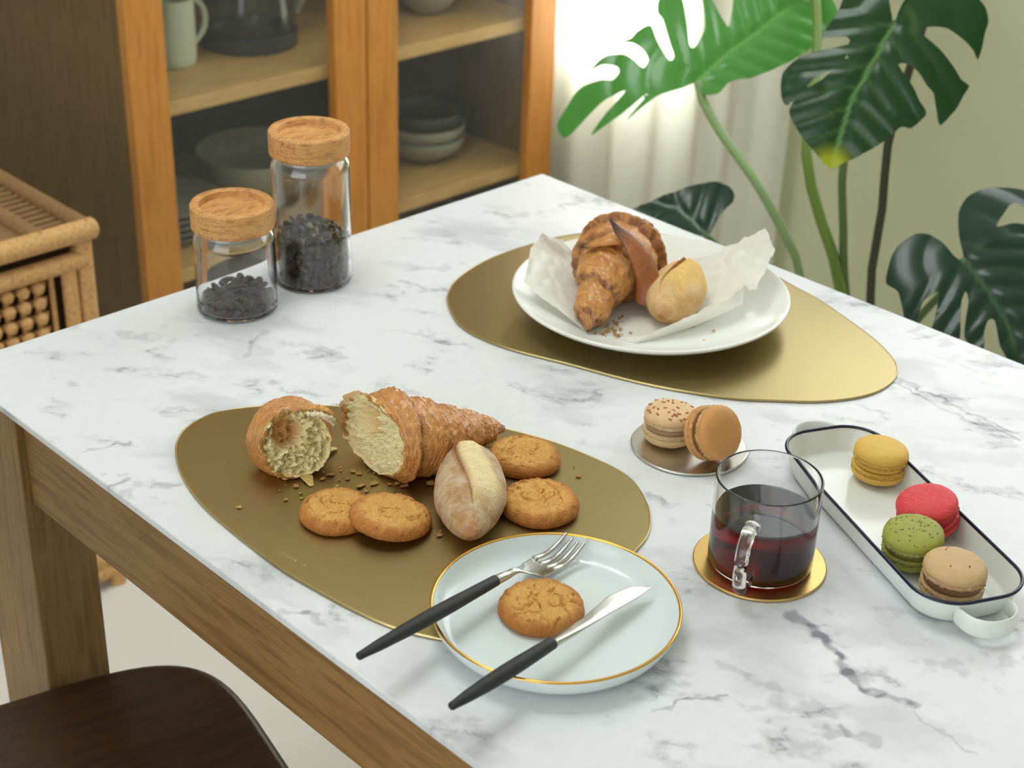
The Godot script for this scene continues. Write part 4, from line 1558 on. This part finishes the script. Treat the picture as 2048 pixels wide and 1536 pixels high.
func croissants() -> void:
	var fl := TOP + 0.0027
	# right half of the torn croissant, lying along the far side of the front mat
	var s := Shape.new()
	var at: Vector3 = Vector3(0.7462, 0.7527, -0.8495)
	var o := thing("torn_croissant", at, "glossy larger half of a torn croissant, tip pointing right, pale crumb showing at its left", "croissant")
	var e := croissant_skin(s, [Vector3(0.6937, 0.7845, -0.8561), Vector3(0.7126, 0.7835, -0.8440), Vector3(0.7346, 0.7780, -0.8363), Vector3(0.7594, 0.7730, -0.8313), Vector3(0.7822, 0.7680, -0.8292), Vector3(0.7975, 0.7660, -0.8248), Vector3(0.8068, 0.7635, -0.8214)], [0.0345, 0.0365, 0.031, 0.0245, 0.0195, 0.0135, 0.003], 5.2, 41, true, fl, 0.92, 0.16, 0.022)
	part(o, "crust", s, M.pastry)
	s = Shape.new()
	torn_crumb(s, e[0], e[1], 0.008, 61, Vector3(0.6820, 0.7950, -0.8649), 0.021)
	part(o, "crumb", s, M.crumb)
	# left piece with its open honeycomb facing the viewer
	s = Shape.new()
	at = Vector3(0.6542, 0.7527, -0.9040)
	o = thing("croissant_piece", at, "small torn-off croissant end at the left of the mat, open honeycomb crumb facing front", "croissant")
	e = croissant_skin(s, [PIECE, PIECE - PIECE_DIR * 0.014, PIECE - PIECE_DIR * 0.032, PIECE - PIECE_DIR * 0.047, PIECE - PIECE_DIR * 0.056], [0.0295, 0.0315, 0.030, 0.022, 0.004], 1.7, 43, true, fl, 0.98, 0.10, 0.0)
	part(o, "crust", s, M.pastry)
	s = Shape.new()
	torn_crumb(s, e[0], e[1], 0.009, 63, PIECE + Vector3(-0.006, 0.010, -0.005), 0.015)
	part(o, "crumb", s, M.crumb)
	s = Shape.new()
	for q in [[Vector3(0.6499, 0.7532, -0.8886), Vector3(0.6427, 0.7532, -0.8684)], [Vector3(0.6407, 0.7532, -0.8927), Vector3(0.6319, 0.7532, -0.8905)], [Vector3(0.6791, 0.7560, -0.9006), Vector3(0.6930, 0.7540, -0.9002)]]:
		var w := 0.006
		s.tube([q[0], q[0].lerp(q[1], 0.5) + Vector3(0, 0.0015, 0), q[1]], [w, w * 0.8, w * 0.3], 10, 0.12, srgb(226, 196, 122))
	part(o, "loose_layer", s, M.crumb)
	# torn white layers along the upper right of the mouth
	s = Shape.new()
	var nz := noise(330.0, 71, FastNoiseLite.TYPE_SIMPLEX_SMOOTH, 3)
	s.tube(curve([Vector3(0.6520, 0.8095, -0.8821), Vector3(0.6617, 0.8065, -0.8797), Vector3(0.6695, 0.8005, -0.8775), Vector3(0.6731, 0.7935, -0.8761)], 30), curve_r([0.0022, 0.0046, 0.0050, 0.0044, 0.0020], 30), 22, 0.55, srgb(250, 236, 204))
	s.tube(curve([Vector3(0.6501, 0.8120, -0.8883), Vector3(0.6609, 0.8105, -0.8835), Vector3(0.6705, 0.8045, -0.8799), Vector3(0.6759, 0.7965, -0.8771)], 30), curve_r([0.0020, 0.0040, 0.0042, 0.0036, 0.0018], 30), 22, 0.5, srgb(222, 164, 92))
	for i in s.v.size():
		s.v[i] += s.n[i] * 0.0022 * nz.get_noise_3dv(s.v[i]) + Vector3(0.0006, 0.001, 0.0006) * nz.get_noise_3dv(s.v[i] * 2.3)
	part(o, "torn_layer", s, M.crumb)
	# whole croissant on the far plate, its blunt tip towards the viewer
	fl = TOP + 0.0026 + 0.0058
	s = Shape.new()
	at = Vector3(1.0520, 0.7584, -0.9344)
	o = thing("croissant", at, "whole browned croissant with a curled-up dough horn, in paper on the large plate", "croissant")
	croissant_skin(s, [Vector3(1.1491, 0.7800, -0.9879), Vector3(1.1273, 0.7860, -0.9752), Vector3(1.0989, 0.7920, -0.9590), Vector3(1.0581, 0.7950, -0.9371), Vector3(1.0357, 0.7880, -0.9272), Vector3(1.0178, 0.7800, -0.9187), Vector3(1.0048, 0.7730, -0.9097), Vector3(0.9955, 0.7690, -0.9036), Vector3(0.9899, 0.7650, -0.9000)], [0.006, 0.028, 0.037, 0.042, 0.038, 0.0275, 0.0195, 0.0155, 0.0015], 5.4, 45, false, fl, 0.95, 0.12, 0.0)
	part(o, "crust", s, M.pastry)
	s = Shape.new()
	s.tube(curve([Vector3(1.0610, 0.7720, -0.8955), Vector3(1.0664, 0.7940, -0.8961), Vector3(1.0609, 0.8180, -0.9022), Vector3(1.0553, 0.8340, -0.9135), Vector3(1.0523, 0.8410, -0.9253), Vector3(1.0497, 0.8500, -0.9337)], 24), curve_r([0.008, 0.0115, 0.0125, 0.0105, 0.0062, 0.0018], 24), 16, 0.42, srgb(164, 94, 42), Vector3(-0.3, 0.75, 0.3))
	darken(s, Vector3(1.0504, 0.8500, -0.9331), 0.034)
	part(o, "dough_horn", s, M.pastry)
	s = Shape.new()
	s.tube(curve([Vector3(1.0747, 0.8260, -0.9306), Vector3(1.0536, 0.8290, -0.9331), Vector3(1.0438, 0.8240, -0.9441), Vector3(1.0365, 0.8180, -0.9575)], 16), curve_r([0.012, 0.011, 0.007, 0.003], 16), 16, 0.5, srgb(206, 140, 66))
	darken(s, Vector3(1.0365, 0.8180, -0.9575), 0.016)
	part(o, "dough_flap", s, M.pastry)

func curve_r(r: Array, steps: int) -> Array:
	var out := []
	for k in steps + 1:
		out.append(lerp_list(r, float(k) / steps))
	return out

func darken(s: Shape, at: Vector3, reach: float) -> void:
	# the oven-browned point of a horn
	var nz := noise(200.0, 5, FastNoiseLite.TYPE_SIMPLEX_SMOOTH, 3)
	for i in s.v.size():
		var d := s.v[i].distance_to(at)
		s.c[i] = s.c[i].lerp(srgb(70, 40, 24), smoothstep(reach, reach * 0.2, d)) * (1.0 + 0.25 * nz.get_noise_3dv(s.v[i]))
		s.v[i] += s.n[i] * 0.0009 * nz.get_noise_3dv(s.v[i] * 1.3)

func paper() -> void:
	# a square of thin white paper under both pastries, its left and right ends curled up
	var grid := [
		[Vector3(0.9890, 0.7900, -0.9844), Vector3(0.9920, 0.7770, -0.9546), Vector3(0.9934, 0.7596, -0.9004), Vector3(1.0067, 0.7590, -0.8812), Vector3(1.0252, 0.7660, -0.8565), Vector3(1.0700, 0.7840, -0.8398), Vector3(1.1265, 0.7910, -0.8305)],
		[Vector3(0.9890, 0.7900, -0.9844), Vector3(0.9920, 0.7770, -0.9546), Vector3(0.9940, 0.7592, -0.9009), Vector3(1.0077, 0.7588, -0.8822), Vector3(1.0160, 0.7590, -0.8599), Vector3(1.0776, 0.7600, -0.8479), Vector3(1.1335, 0.7720, -0.8325)],
		[Vector3(1.0107, 0.7970, -1.0015), Vector3(1.0209, 0.7820, -0.9758), Vector3(1.0373, 0.7596, -0.9436), Vector3(1.0639, 0.7590, -0.9227), Vector3(1.0752, 0.7590, -0.8817), Vector3(1.1285, 0.7640, -0.8716), Vector3(1.1445, 0.7840, -0.8405)],
		[Vector3(1.0274, 0.8060, -1.0149), Vector3(1.0464, 0.7860, -0.9958), Vector3(1.0816, 0.7600, -0.9792), Vector3(1.1218, 0.7594, -0.9625), Vector3(1.1500, 0.7600, -0.9214), Vector3(1.1665, 0.7800, -0.8889), Vector3(1.1325, 0.8000, -0.8174)],
		[Vector3(1.0463, 0.8120, -1.0192), Vector3(1.0789, 0.7870, -1.0128), Vector3(1.1167, 0.7610, -1.0015), Vector3(1.1649, 0.7600, -0.9881), Vector3(1.1875, 0.7630, -0.9408), Vector3(1.2069, 0.7900, -0.9029), Vector3(1.1863, 0.8160, -0.8392)],
		[Vector3(1.0610, 0.8080, -1.0062), Vector3(1.0880, 0.7830, -1.0075), Vector3(1.1349, 0.7630, -1.0077), Vector3(1.1731, 0.7630, -0.9888), Vector3(1.1920, 0.7680, -0.9386), Vector3(1.2179, 0.7960, -0.9049), Vector3(1.2063, 0.8260, -0.8683)],
	]
	var nz := noise(48.0, 83, FastNoiseLite.TYPE_CELLULAR, 1)
	nz.cellular_return_type = FastNoiseLite.RETURN_DISTANCE2_SUB
	var n2 := noise(120.0, 85, FastNoiseLite.TYPE_SIMPLEX_SMOOTH, 2)
	var rings := []
	var nu := 84
	var nv := 75
	for i in nv + 1:
		var fv := 5.0 * i / nv
		var ring := PackedVector3Array()
		for j in nu + 1:
			var fu := 6.0 * j / nu
			var row := []
			var ju := mini(int(fu), 5)
			for k in 6:
				var g: Array = grid[k]
				row.append(g[ju].cubic_interpolate(g[ju + 1], g[maxi(ju - 1, 0)], g[mini(ju + 2, 6)], fu - ju).lerp(g[ju].lerp(g[ju + 1], fu - ju), 0.5))
			var iv := mini(int(fv), 4)
			var p: Vector3 = row[iv].lerp(row[iv + 1], fv - iv)
			var lift := smoothstep(0.004, 0.03, p.y - 0.759)
			var rim := smoothstep(0.5, 0.0, minf(fu, 6.0 - fu)) + 0.6 * smoothstep(0.4, 0.0, 5.0 - fv)
			p += Vector3(0.5, 0.9, -0.3) * 0.010 * lift * (nz.get_noise_3dv(p) + 0.45)
			p += Vector3(-0.5, 0.5, 0.5) * 0.0028 * clampf(rim, 0.0, 1.0) * lift * n2.get_noise_3dv(p * 2.2)
			p.y = maxf(p.y, 0.7587 if lift < 0.05 else p.y)
			ring.append(p)
		rings.append(ring)
	var s := Shape.new()
	s.strip(rings, false)
	var at: Vector3 = Vector3(1.0709, 0.7587, -0.9032)
	tag(lone("wax_paper", s, M.paper, at), "crumpled thin white paper under the whole croissant, ends curling above the plate", "paper")

func flakes() -> void:
	var rng := RandomNumberGenerator.new()
	rng.seed = 12
	var spots := [Vector3(0.6807, 0.7533, -0.8645), Vector3(0.6819, 0.7533, -0.8584), Vector3(0.6708, 0.7533, -0.8583), Vector3(0.6642, 0.7533, -0.8720), Vector3(0.6575, 0.7533, -0.8553), Vector3(0.6561, 0.7533, -0.8711), Vector3(0.6296, 0.7533, -0.8652), Vector3(0.6333, 0.7533, -0.8764), Vector3(0.6259, 0.7533, -0.8590), Vector3(0.6448, 0.7533, -0.8567), Vector3(0.6720, 0.7533, -0.8425), Vector3(0.6814, 0.7533, -0.8392), Vector3(0.6954, 0.7533, -0.8269), Vector3(0.6977, 0.7533, -0.8201), Vector3(0.6901, 0.7533, -0.8297), Vector3(0.7160, 0.7533, -0.8090), Vector3(0.7288, 0.7533, -0.8175), Vector3(0.6154, 0.7533, -0.8654), Vector3(0.6718, 0.7533, -0.7503), Vector3(0.5822, 0.7533, -0.8805), Vector3(0.6328, 0.7533, -0.9315), Vector3(0.8016, 0.7533, -0.8286), Vector3(0.8127, 0.7533, -0.7393), Vector3(0.6709, 0.7533, -0.8339)]
	var s := Shape.new()
	for k in 64:
		var c: Vector3 = spots[k % spots.size()]
		var big := k < spots.size()
		if not big:
			c += Vector3(rng.randf_range(-0.022, 0.022), 0, rng.randf_range(-0.022, 0.022))
		flake(s, rng, c, rng.randf_range(0.0022, 0.0048) if big else rng.randf_range(0.0006, 0.0016), srgb(214, 172, 104).lerp(srgb(170, 120, 62), rng.randf()))
	var o := lone("pastry_flakes", s, M.crumb, Vector3(0.6714, 0.7527, -0.8591))
	tag(o, "loose golden pastry flakes and crumbs on the front brass placemat", "crumbs", "", "stuff")
	s = Shape.new()
	for k in 46:
		var c: Vector3 = [Vector3(1.0188, 0.7602, -0.8989), Vector3(1.0162, 0.7602, -0.8901), Vector3(1.0363, 0.7602, -0.9005), Vector3(1.0072, 0.7602, -0.8924), Vector3(1.0172, 0.7602, -0.8785)][k % 5] + Vector3(rng.randf_range(-0.009, 0.009), 0, rng.randf_range(-0.006, 0.006))
		flake(s, rng, c, rng.randf_range(0.0008, 0.0026), srgb(150, 96, 44).lerp(srgb(206, 158, 92), rng.randf()))
	for c in [Vector3(0.9864, 0.7588, -0.9044), Vector3(1.0880, 0.7600, -0.8294), Vector3(1.0669, 0.7590, -0.8230), Vector3(1.0814, 0.7590, -0.8486), Vector3(0.9810, 0.7620, -0.9154)]:
		flake(s, rng, c, rng.randf_range(0.0018, 0.0032), srgb(216, 160, 84))
	o = lone("croissant_crumbs", s, M.crumb, Vector3(1.0214, 0.7588, -0.8962))
	tag(o, "brown crumbs beside the whole croissant on the large white plate", "crumbs", "", "stuff")

func flake(s: Shape, rng: RandomNumberGenerator, c: Vector3, r: float, col: Color) -> void:
	var tx := rng.randf_range(-0.35, 0.35)
	var tz := rng.randf_range(-0.35, 0.35)
	var m := 6
	var rings := []
	var cc := PackedColorArray()
	for j in m:
		cc.append(col)
	var radii := []
	for j in m:
		radii.append(r * rng.randf_range(0.45, 1.2))
	var turn := rng.randf() * TAU
	for q in [[0.0, 0.0], [1.0, 0.0], [1.0, 0.00035], [0.0, 0.00045]]:
		var ring := PackedVector3Array()
		for j in m:
			var a := turn + TAU * j / m
			var x: float = radii[j] * cos(a) * q[0]
			var z: float = radii[j] * 0.75 * sin(a) * q[0]
			ring.append(c + Vector3(x, q[1] + maxf(0.0, tx * x + tz * z), z))
		rings.append(ring)
	s.strip(rings, true, [cc, cc, cc, cc])

# ---------------------------------------------------------------- scene

const LAMP_ENERGY := 0.52
const LAMP_COLOR := Color(0.95, 0.98, 1.0)
const WINDOW_ENERGY := 1.1
const WINDOW_COLOR := Color(1.0, 0.99, 0.975)
const EXPOSURE := 0.96

var PIECE := Vector3(0.6455, 0.7815, -0.8864)
var PIECE_DIR := Vector3(-0.24, 0.22, 0.94).normalized()
var PLATE1 := Vector2(0.6600, -0.6150)
var PLATE2 := Vector2(1.0840, -0.9065)
var CUP := Vector2(0.8290, -0.5680)
const COFFEE_TOP := 0.797
var HANDLE_DIR := Vector3(-0.92, 0, 0.39)
var WORD_A := Vector2(0.5697, -0.8114)
var WORD_B := Vector2(0.5738, -0.7842)
var FORK := [Vector3(0.5088, 0.7865, -0.6436), Vector3(0.6451, 0.7725, -0.6600), Vector3(0.6676, 0.7705, -0.6607), Vector3(0.6820, 0.7620, -0.6599), Vector3(0.7268, 0.7690, -0.6613)]
var KNIFE := [Vector3(0.5229, 0.7830, -0.5708), Vector3(0.6222, 0.7750, -0.5811), Vector3(0.7319, 0.7650, -0.5885)]
var MAT_FRONT := [Vector2(0.593, -0.984), Vector2(0.605, -0.999), Vector2(0.619, -1.010), Vector2(0.635, -1.015), Vector2(0.655, -1.016), Vector2(0.684, -1.003), Vector2(0.718, -0.978), Vector2(0.753, -0.941), Vector2(0.790, -0.893), Vector2(0.812, -0.854), Vector2(0.828, -0.818), Vector2(0.839, -0.782), Vector2(0.845, -0.734), Vector2(0.841, -0.706), Vector2(0.827, -0.680), Vector2(0.814, -0.664), Vector2(0.794, -0.648), Vector2(0.770, -0.639), Vector2(0.729, -0.629), Vector2(0.682, -0.623), Vector2(0.637, -0.626), Vector2(0.604, -0.641), Vector2(0.588, -0.659), Vector2(0.574, -0.688), Vector2(0.566, -0.722), Vector2(0.561, -0.760), Vector2(0.558, -0.798), Vector2(0.560, -0.861), Vector2(0.565, -0.909), Vector2(0.577, -0.952)]
var MAT_FAR := [Vector2(0.953, -1.055), Vector2(0.968, -1.069), Vector2(0.986, -1.081), Vector2(1.011, -1.091), Vector2(1.044, -1.099), Vector2(1.078, -1.101), Vector2(1.109, -1.099), Vector2(1.151, -1.093), Vector2(1.192, -1.076), Vector2(1.225, -1.048), Vector2(1.242, -1.021), Vector2(1.258, -0.979), Vector2(1.260, -0.927), Vector2(1.244, -0.860), Vector2(1.235, -0.813), Vector2(1.219, -0.765), Vector2(1.203, -0.724), Vector2(1.184, -0.692), Vector2(1.167, -0.676), Vector2(1.146, -0.667), Vector2(1.118, -0.665), Vector2(1.090, -0.673), Vector2(1.062, -0.690), Vector2(1.037, -0.714), Vector2(1.010, -0.743), Vector2(0.984, -0.786), Vector2(0.965, -0.828), Vector2(0.947, -0.882), Vector2(0.928, -0.936), Vector2(0.922, -0.975), Vector2(0.925, -1.005), Vector2(0.937, -1.031)]
var LEAF_A := [Vector2(0, -1), Vector2(-22, -10), Vector2(-41, -17), Vector2(-57, -23), Vector2(-93, -51), Vector2(-76, -30), Vector2(-67, -17), Vector2(-95, -39), Vector2(-139, -66), Vector2(-121, -40), Vector2(-96, -12), Vector2(-121, -21), Vector2(-145, -41), Vector2(-165, -60), Vector2(-175, -64), Vector2(-184, -50), Vector2(-183, -40), Vector2(-172, -23), Vector2(-161, -5), Vector2(-150, 3), Vector2(-128, 7), Vector2(-112, 6), Vector2(-104, 16), Vector2(-108, 25), Vector2(-126, 29), Vector2(-141, 24), Vector2(-131, 36), Vector2(-118, 43), Vector2(-99, 42), Vector2(-86, 32), Vector2(-76, 21), Vector2(-71, 20), Vector2(-66, 31), Vector2(-73, 45), Vector2(-86, 57), Vector2(-101, 61), Vector2(-88, 66), Vector2(-80, 76), Vector2(-65, 84), Vector2(-60, 80), Vector2(-54, 59), Vector2(-43, 34), Vector2(-37, 28), Vector2(-32, 34), Vector2(-38, 56), Vector2(-46, 91), Vector2(-53, 104), Vector2(-49, 129), Vector2(-25, 140), Vector2(-18, 117), Vector2(-14, 83), Vector2(-12, 52), Vector2(-7, 47), Vector2(-1, 54), Vector2(9, 75), Vector2(9, 99), Vector2(6, 141), Vector2(18, 127), Vector2(29, 100), Vector2(41, 80), Vector2(46, 100), Vector2(53, 132), Vector2(93, 170), Vector2(158, 166), Vector2(193, 115), Vector2(172, 74), Vector2(131, 40), Vector2(103, 23), Vector2(74, 9), Vector2(52, 4), Vector2(39, -2), Vector2(26, -17), Vector2(5, -19)]
var LEAF_B := [Vector2(0, 0), Vector2(-6, 18), Vector2(-15, 38), Vector2(-38, 47), Vector2(-58, 33), Vector2(-66, 7), Vector2(-80, -22), Vector2(-51, -21), Vector2(-48, -29), Vector2(-81, -39), Vector2(-104, -50), Vector2(-118, -66), Vector2(-119, -82), Vector2(-115, -99), Vector2(-108, -106), Vector2(-91, -87), Vector2(-80, -71), Vector2(-63, -61), Vector2(-71, -72), Vector2(-95, -91), Vector2(-105, -111), Vector2(-98, -126), Vector2(-85, -142), Vector2(-69, -157), Vector2(-48, -174), Vector2(-35, -167), Vector2(-18, -157), Vector2(8, -137), Vector2(25, -118), Vector2(37, -117), Vector2(51, -101), Vector2(49, -94), Vector2(41, -85), Vector2(33, -72), Vector2(22, -60), Vector2(12, -47), Vector2(22, -45), Vector2(35, -53), Vector2(48, -68), Vector2(56, -75), Vector2(62, -93), Vector2(69, -109), Vector2(84, -88), Vector2(90, -72), Vector2(95, -59), Vector2(85, -54), Vector2(75, -42), Vector2(57, -25), Vector2(39, -13), Vector2(30, -6), Vector2(41, 0), Vector2(62, 1), Vector2(82, -10), Vector2(94, -20), Vector2(100, -29), Vector2(103, -15), Vector2(104, 3), Vector2(106, 19), Vector2(98, 37), Vector2(70, 54), Vector2(30, 49), Vector2(10, 31), Vector2(4, 16)]
var LEAF_C := [Vector2(0, 0), Vector2(-22, -1), Vector2(-52, -19), Vector2(-83, -22), Vector2(-109, -5), Vector2(-111, 15), Vector2(-99, 31), Vector2(-71, 50), Vector2(-41, 64), Vector2(-29, 70), Vector2(-9, 78), Vector2(8, 81), Vector2(22, 76), Vector2(30, 65), Vector2(29, 52), Vector2(19, 38), Vector2(12, 24), Vector2(6, 10)]
var LEAF_D := [Vector2(0, 0), Vector2(-11, 3), Vector2(-28, 19), Vector2(-43, 27), Vector2(-59, 25), Vector2(-74, 10), Vector2(-80, -3), Vector2(-82, -21), Vector2(-81, -40), Vector2(-66, -50), Vector2(-57, -71), Vector2(-52, -85), Vector2(-39, -99), Vector2(-39, -83), Vector2(-36, -59), Vector2(-23, -47), Vector2(-20, -48), Vector2(-20, -80), Vector2(-21, -94), Vector2(5, -106), Vector2(11, -96), Vector2(6, -59), Vector2(8, -40), Vector2(13, -50), Vector2(16, -96), Vector2(38, -106), Vector2(36, -85), Vector2(38, -71), Vector2(45, -69), Vector2(55, -97), Vector2(71, -118), Vector2(86, -115), Vector2(106, -88), Vector2(117, -47), Vector2(117, -8), Vector2(106, 37), Vector2(90, 59), Vector2(50, 60), Vector2(31, 50), Vector2(30, 54), Vector2(34, 67), Vector2(46, 90), Vector2(84, 77), Vector2(77, 101), Vector2(55, 114), Vector2(27, 112), Vector2(9, 105), Vector2(-8, 87), Vector2(-15, 64), Vector2(-11, 34), Vector2(-3, 11)]

func _ready() -> void:
	# camera: a short telephoto looking down across the table's corner
	var cam := Camera3D.new()
	cam.name = "camera"
	cam.transform = Transform3D(Basis(Vector3(0.72077, 0.02944, 0.69255), Vector3(0.31158, 0.87871, -0.36164), Vector3(-0.61920, 0.47644, 0.62418)).orthonormalized(), Vector3(0, 1.43, 0))
	cam.fov = 26.59
	cam.near = 0.05
	var lens := CameraAttributesPhysical.new()
	lens.frustum_focal_length = 50.0
	lens.exposure_aperture = 8.0
	lens.frustum_focus_distance = 1.24
	cam.attributes = lens
	add_child(cam)
	var env := Environment.new()
	env.background_mode = Environment.BG_COLOR
	env.background_color = Color(0.93, 0.97, 1.0)
	env.background_energy_multiplier = 2.0
	env.tonemap_mode = Environment.TONE_MAPPER_LINEAR
	env.tonemap_exposure = EXPOSURE
	env.sdfgi_enabled = true
	env.ssao_enabled = true
	env.ssil_enabled = true
	var we := WorldEnvironment.new()
	we.name = "environment"
	we.environment = env
	add_child(we)
	# daylight through the two windows in the right wall
	daylight("window_daylight", Vector3(X1 + 0.02, 1.625, -0.97), Vector2(1.45, 1.16), WINDOW_ENERGY)
	daylight("corner_daylight", Vector3(X1 + 0.02, 0.91, -2.15), Vector2(0.33, 0.89), 1.0)
	daylight("left_daylight", Vector3(X0 - 0.02, 1.45, -0.1), Vector2(2.5, 1.6), 1.5, -PI / 2)
	materials()
	M.cup_glass = M.solid_glass
	M.stopper = flatmat(Color8(196, 202, 196), 0.3)
	room()
	ceiling_lamp(Vector3(0.80, HIGH, -1.30))
	table()
	chair()
	cabinet()
	chest()
	curtain()
	plant()
	mats()
	far_plate()
	front_plate()
	jar(Vector3(0.7904, 0.7505, -1.1768), 0.0385, 0.0835, 0.0240, 0.0110, "short glass storage jar with a wooden lid, shallow coffee beans inside", "lying shallow in the short jar", 3)
	jar(Vector3(0.8864, 0.7505, -1.1819), 0.0385, 0.1325, 0.0240, 0.0500, "tall glass storage jar with a wooden lid, a third full of coffee beans", "filling the lower third of the tall jar", 4)
	coaster(Vector3(0.9195, TOP + 0.0002, -0.7150), 0.0485, M.silver_sheet, "coaster", "round silver coaster under the two brown macarons")
	coaster(Vector3(CUP.x, TOP + 0.0002, CUP.y), 0.0497, M.gold_sheet, "coaster", "round gold coaster under the glass coffee cup")
	cup()
	tray()
	paper()
	croissants()
	roll(Vector3(0.7097, 0.7527, -0.7570), -0.75, 0.120, 0.056, 0.044, 15, "floury pointed bread roll with a split crust, lying between the front mat's cookies", 0.72, false)
	roll(Vector3(1.0911, 0.7592, -0.8818), -1.15, 0.096, 0.056, 0.047, 16, "smooth golden bread roll beside the whole croissant on the large plate", 0.8, true)
	cookie(Vector3(0.6306, 0.7527, -0.8208), 0.0290, 0.0125, 201, Vector3(0, 0.4, 0), "cookie on the mat lying half under its right neighbour, leftmost of all cookies")
	cookie(Vector3(0.6524, 0.7560, -0.7842), 0.0315, 0.0125, 202, Vector3(0.13, 1.0, -0.06), "cookie on the mat propped on the leftmost one, left of the floury roll")
	cookie(Vector3(0.7942, 0.7527, -0.7839), 0.0285, 0.0130, 203, Vector3(0, 2.0, 0), "cookie farthest back, right of the croissant tip and behind the floury roll", 1.06)
	cookie(Vector3(0.7552, 0.7527, -0.7263), 0.0310, 0.0130, 204, Vector3(0, 3.2, 0), "cookie on the mat just right of the floury roll, nearest the gold-rimmed plate")
	cookie(Vector3(0.6590, 0.7550, -0.6277), 0.0305, 0.0125, 205, Vector3(0, 4.3, 0), "cookie on the gold-rimmed plate between fork and knife")
	var f := Vector3(0.9926, 0.7705, -0.5772)
	macaron(f, 0.0218, srgb(226, 182, 84), srgb(214, 166, 72), srgb(222, 178, 84), Vector3(0.03, 1, 0.02), 0.0046, 0, Color.BLACK, "yellow macaron at the far end of the enamel tray", 301)
	macaron(Vector3(0.9516, 0.7735, -0.5059), 0.0232, srgb(222, 66, 72), srgb(190, 44, 50), srgb(206, 56, 62), Vector3(-0.17, 1, -0.13), 0.0036, 40, srgb(232, 110, 108), "raspberry-red macaron leaning on the tray's right side", 302)
	macaron(Vector3(0.9091, 0.7720, -0.4905), 0.0222, srgb(156, 160, 68), srgb(110, 108, 46), srgb(160, 158, 88), Vector3(-0.10, 1, -0.02), 0.0040, 46, srgb(98, 108, 40), "green macaron between the red and the beige one", 303)
	macaron(Vector3(0.8955, 0.7705, -0.4471), 0.0228, srgb(204, 170, 122), srgb(122, 86, 52), srgb(196, 160, 120), Vector3(0.02, 1, 0.02), 0.0056, 4, srgb(60, 40, 24), "beige macaron with brown filling, nearest in the tray", 304)
	macaron(Vector3(0.9121, 0.7685, -0.7306), 0.0222, srgb(220, 184, 136), srgb(160, 132, 98), srgb(214, 188, 142), Vector3(0.03, 1, -0.03), 0.0048, 34, srgb(160, 98, 44), "pale macaron sprinkled with brown sugar, flat on the silver coaster", 305)
	macaron(Vector3(0.9139, 0.7780, -0.6869), 0.0226, srgb(204, 146, 84), srgb(124, 78, 40), srgb(212, 166, 112), Vector3(-0.06, 0.43, 0.90), 0.0046, 0, Color.BLACK, "caramel-brown macaron leaning on edge against the speckled one", 306)
	flakes()
	fork()
	knife()

func daylight(called: String, at: Vector3, size: Vector2, energy: float, turn := PI / 2) -> void:
	var l := AreaLight3D.new()
	l.name = called
	l.position = at
	l.rotation.y = turn
	l.area_size = size
	l.light_energy = energy
	l.light_color = WINDOW_COLOR
	l.area_range = 10.0
	l.area_attenuation = 2.0
	l.shadow_enabled = true
	add_child(l)
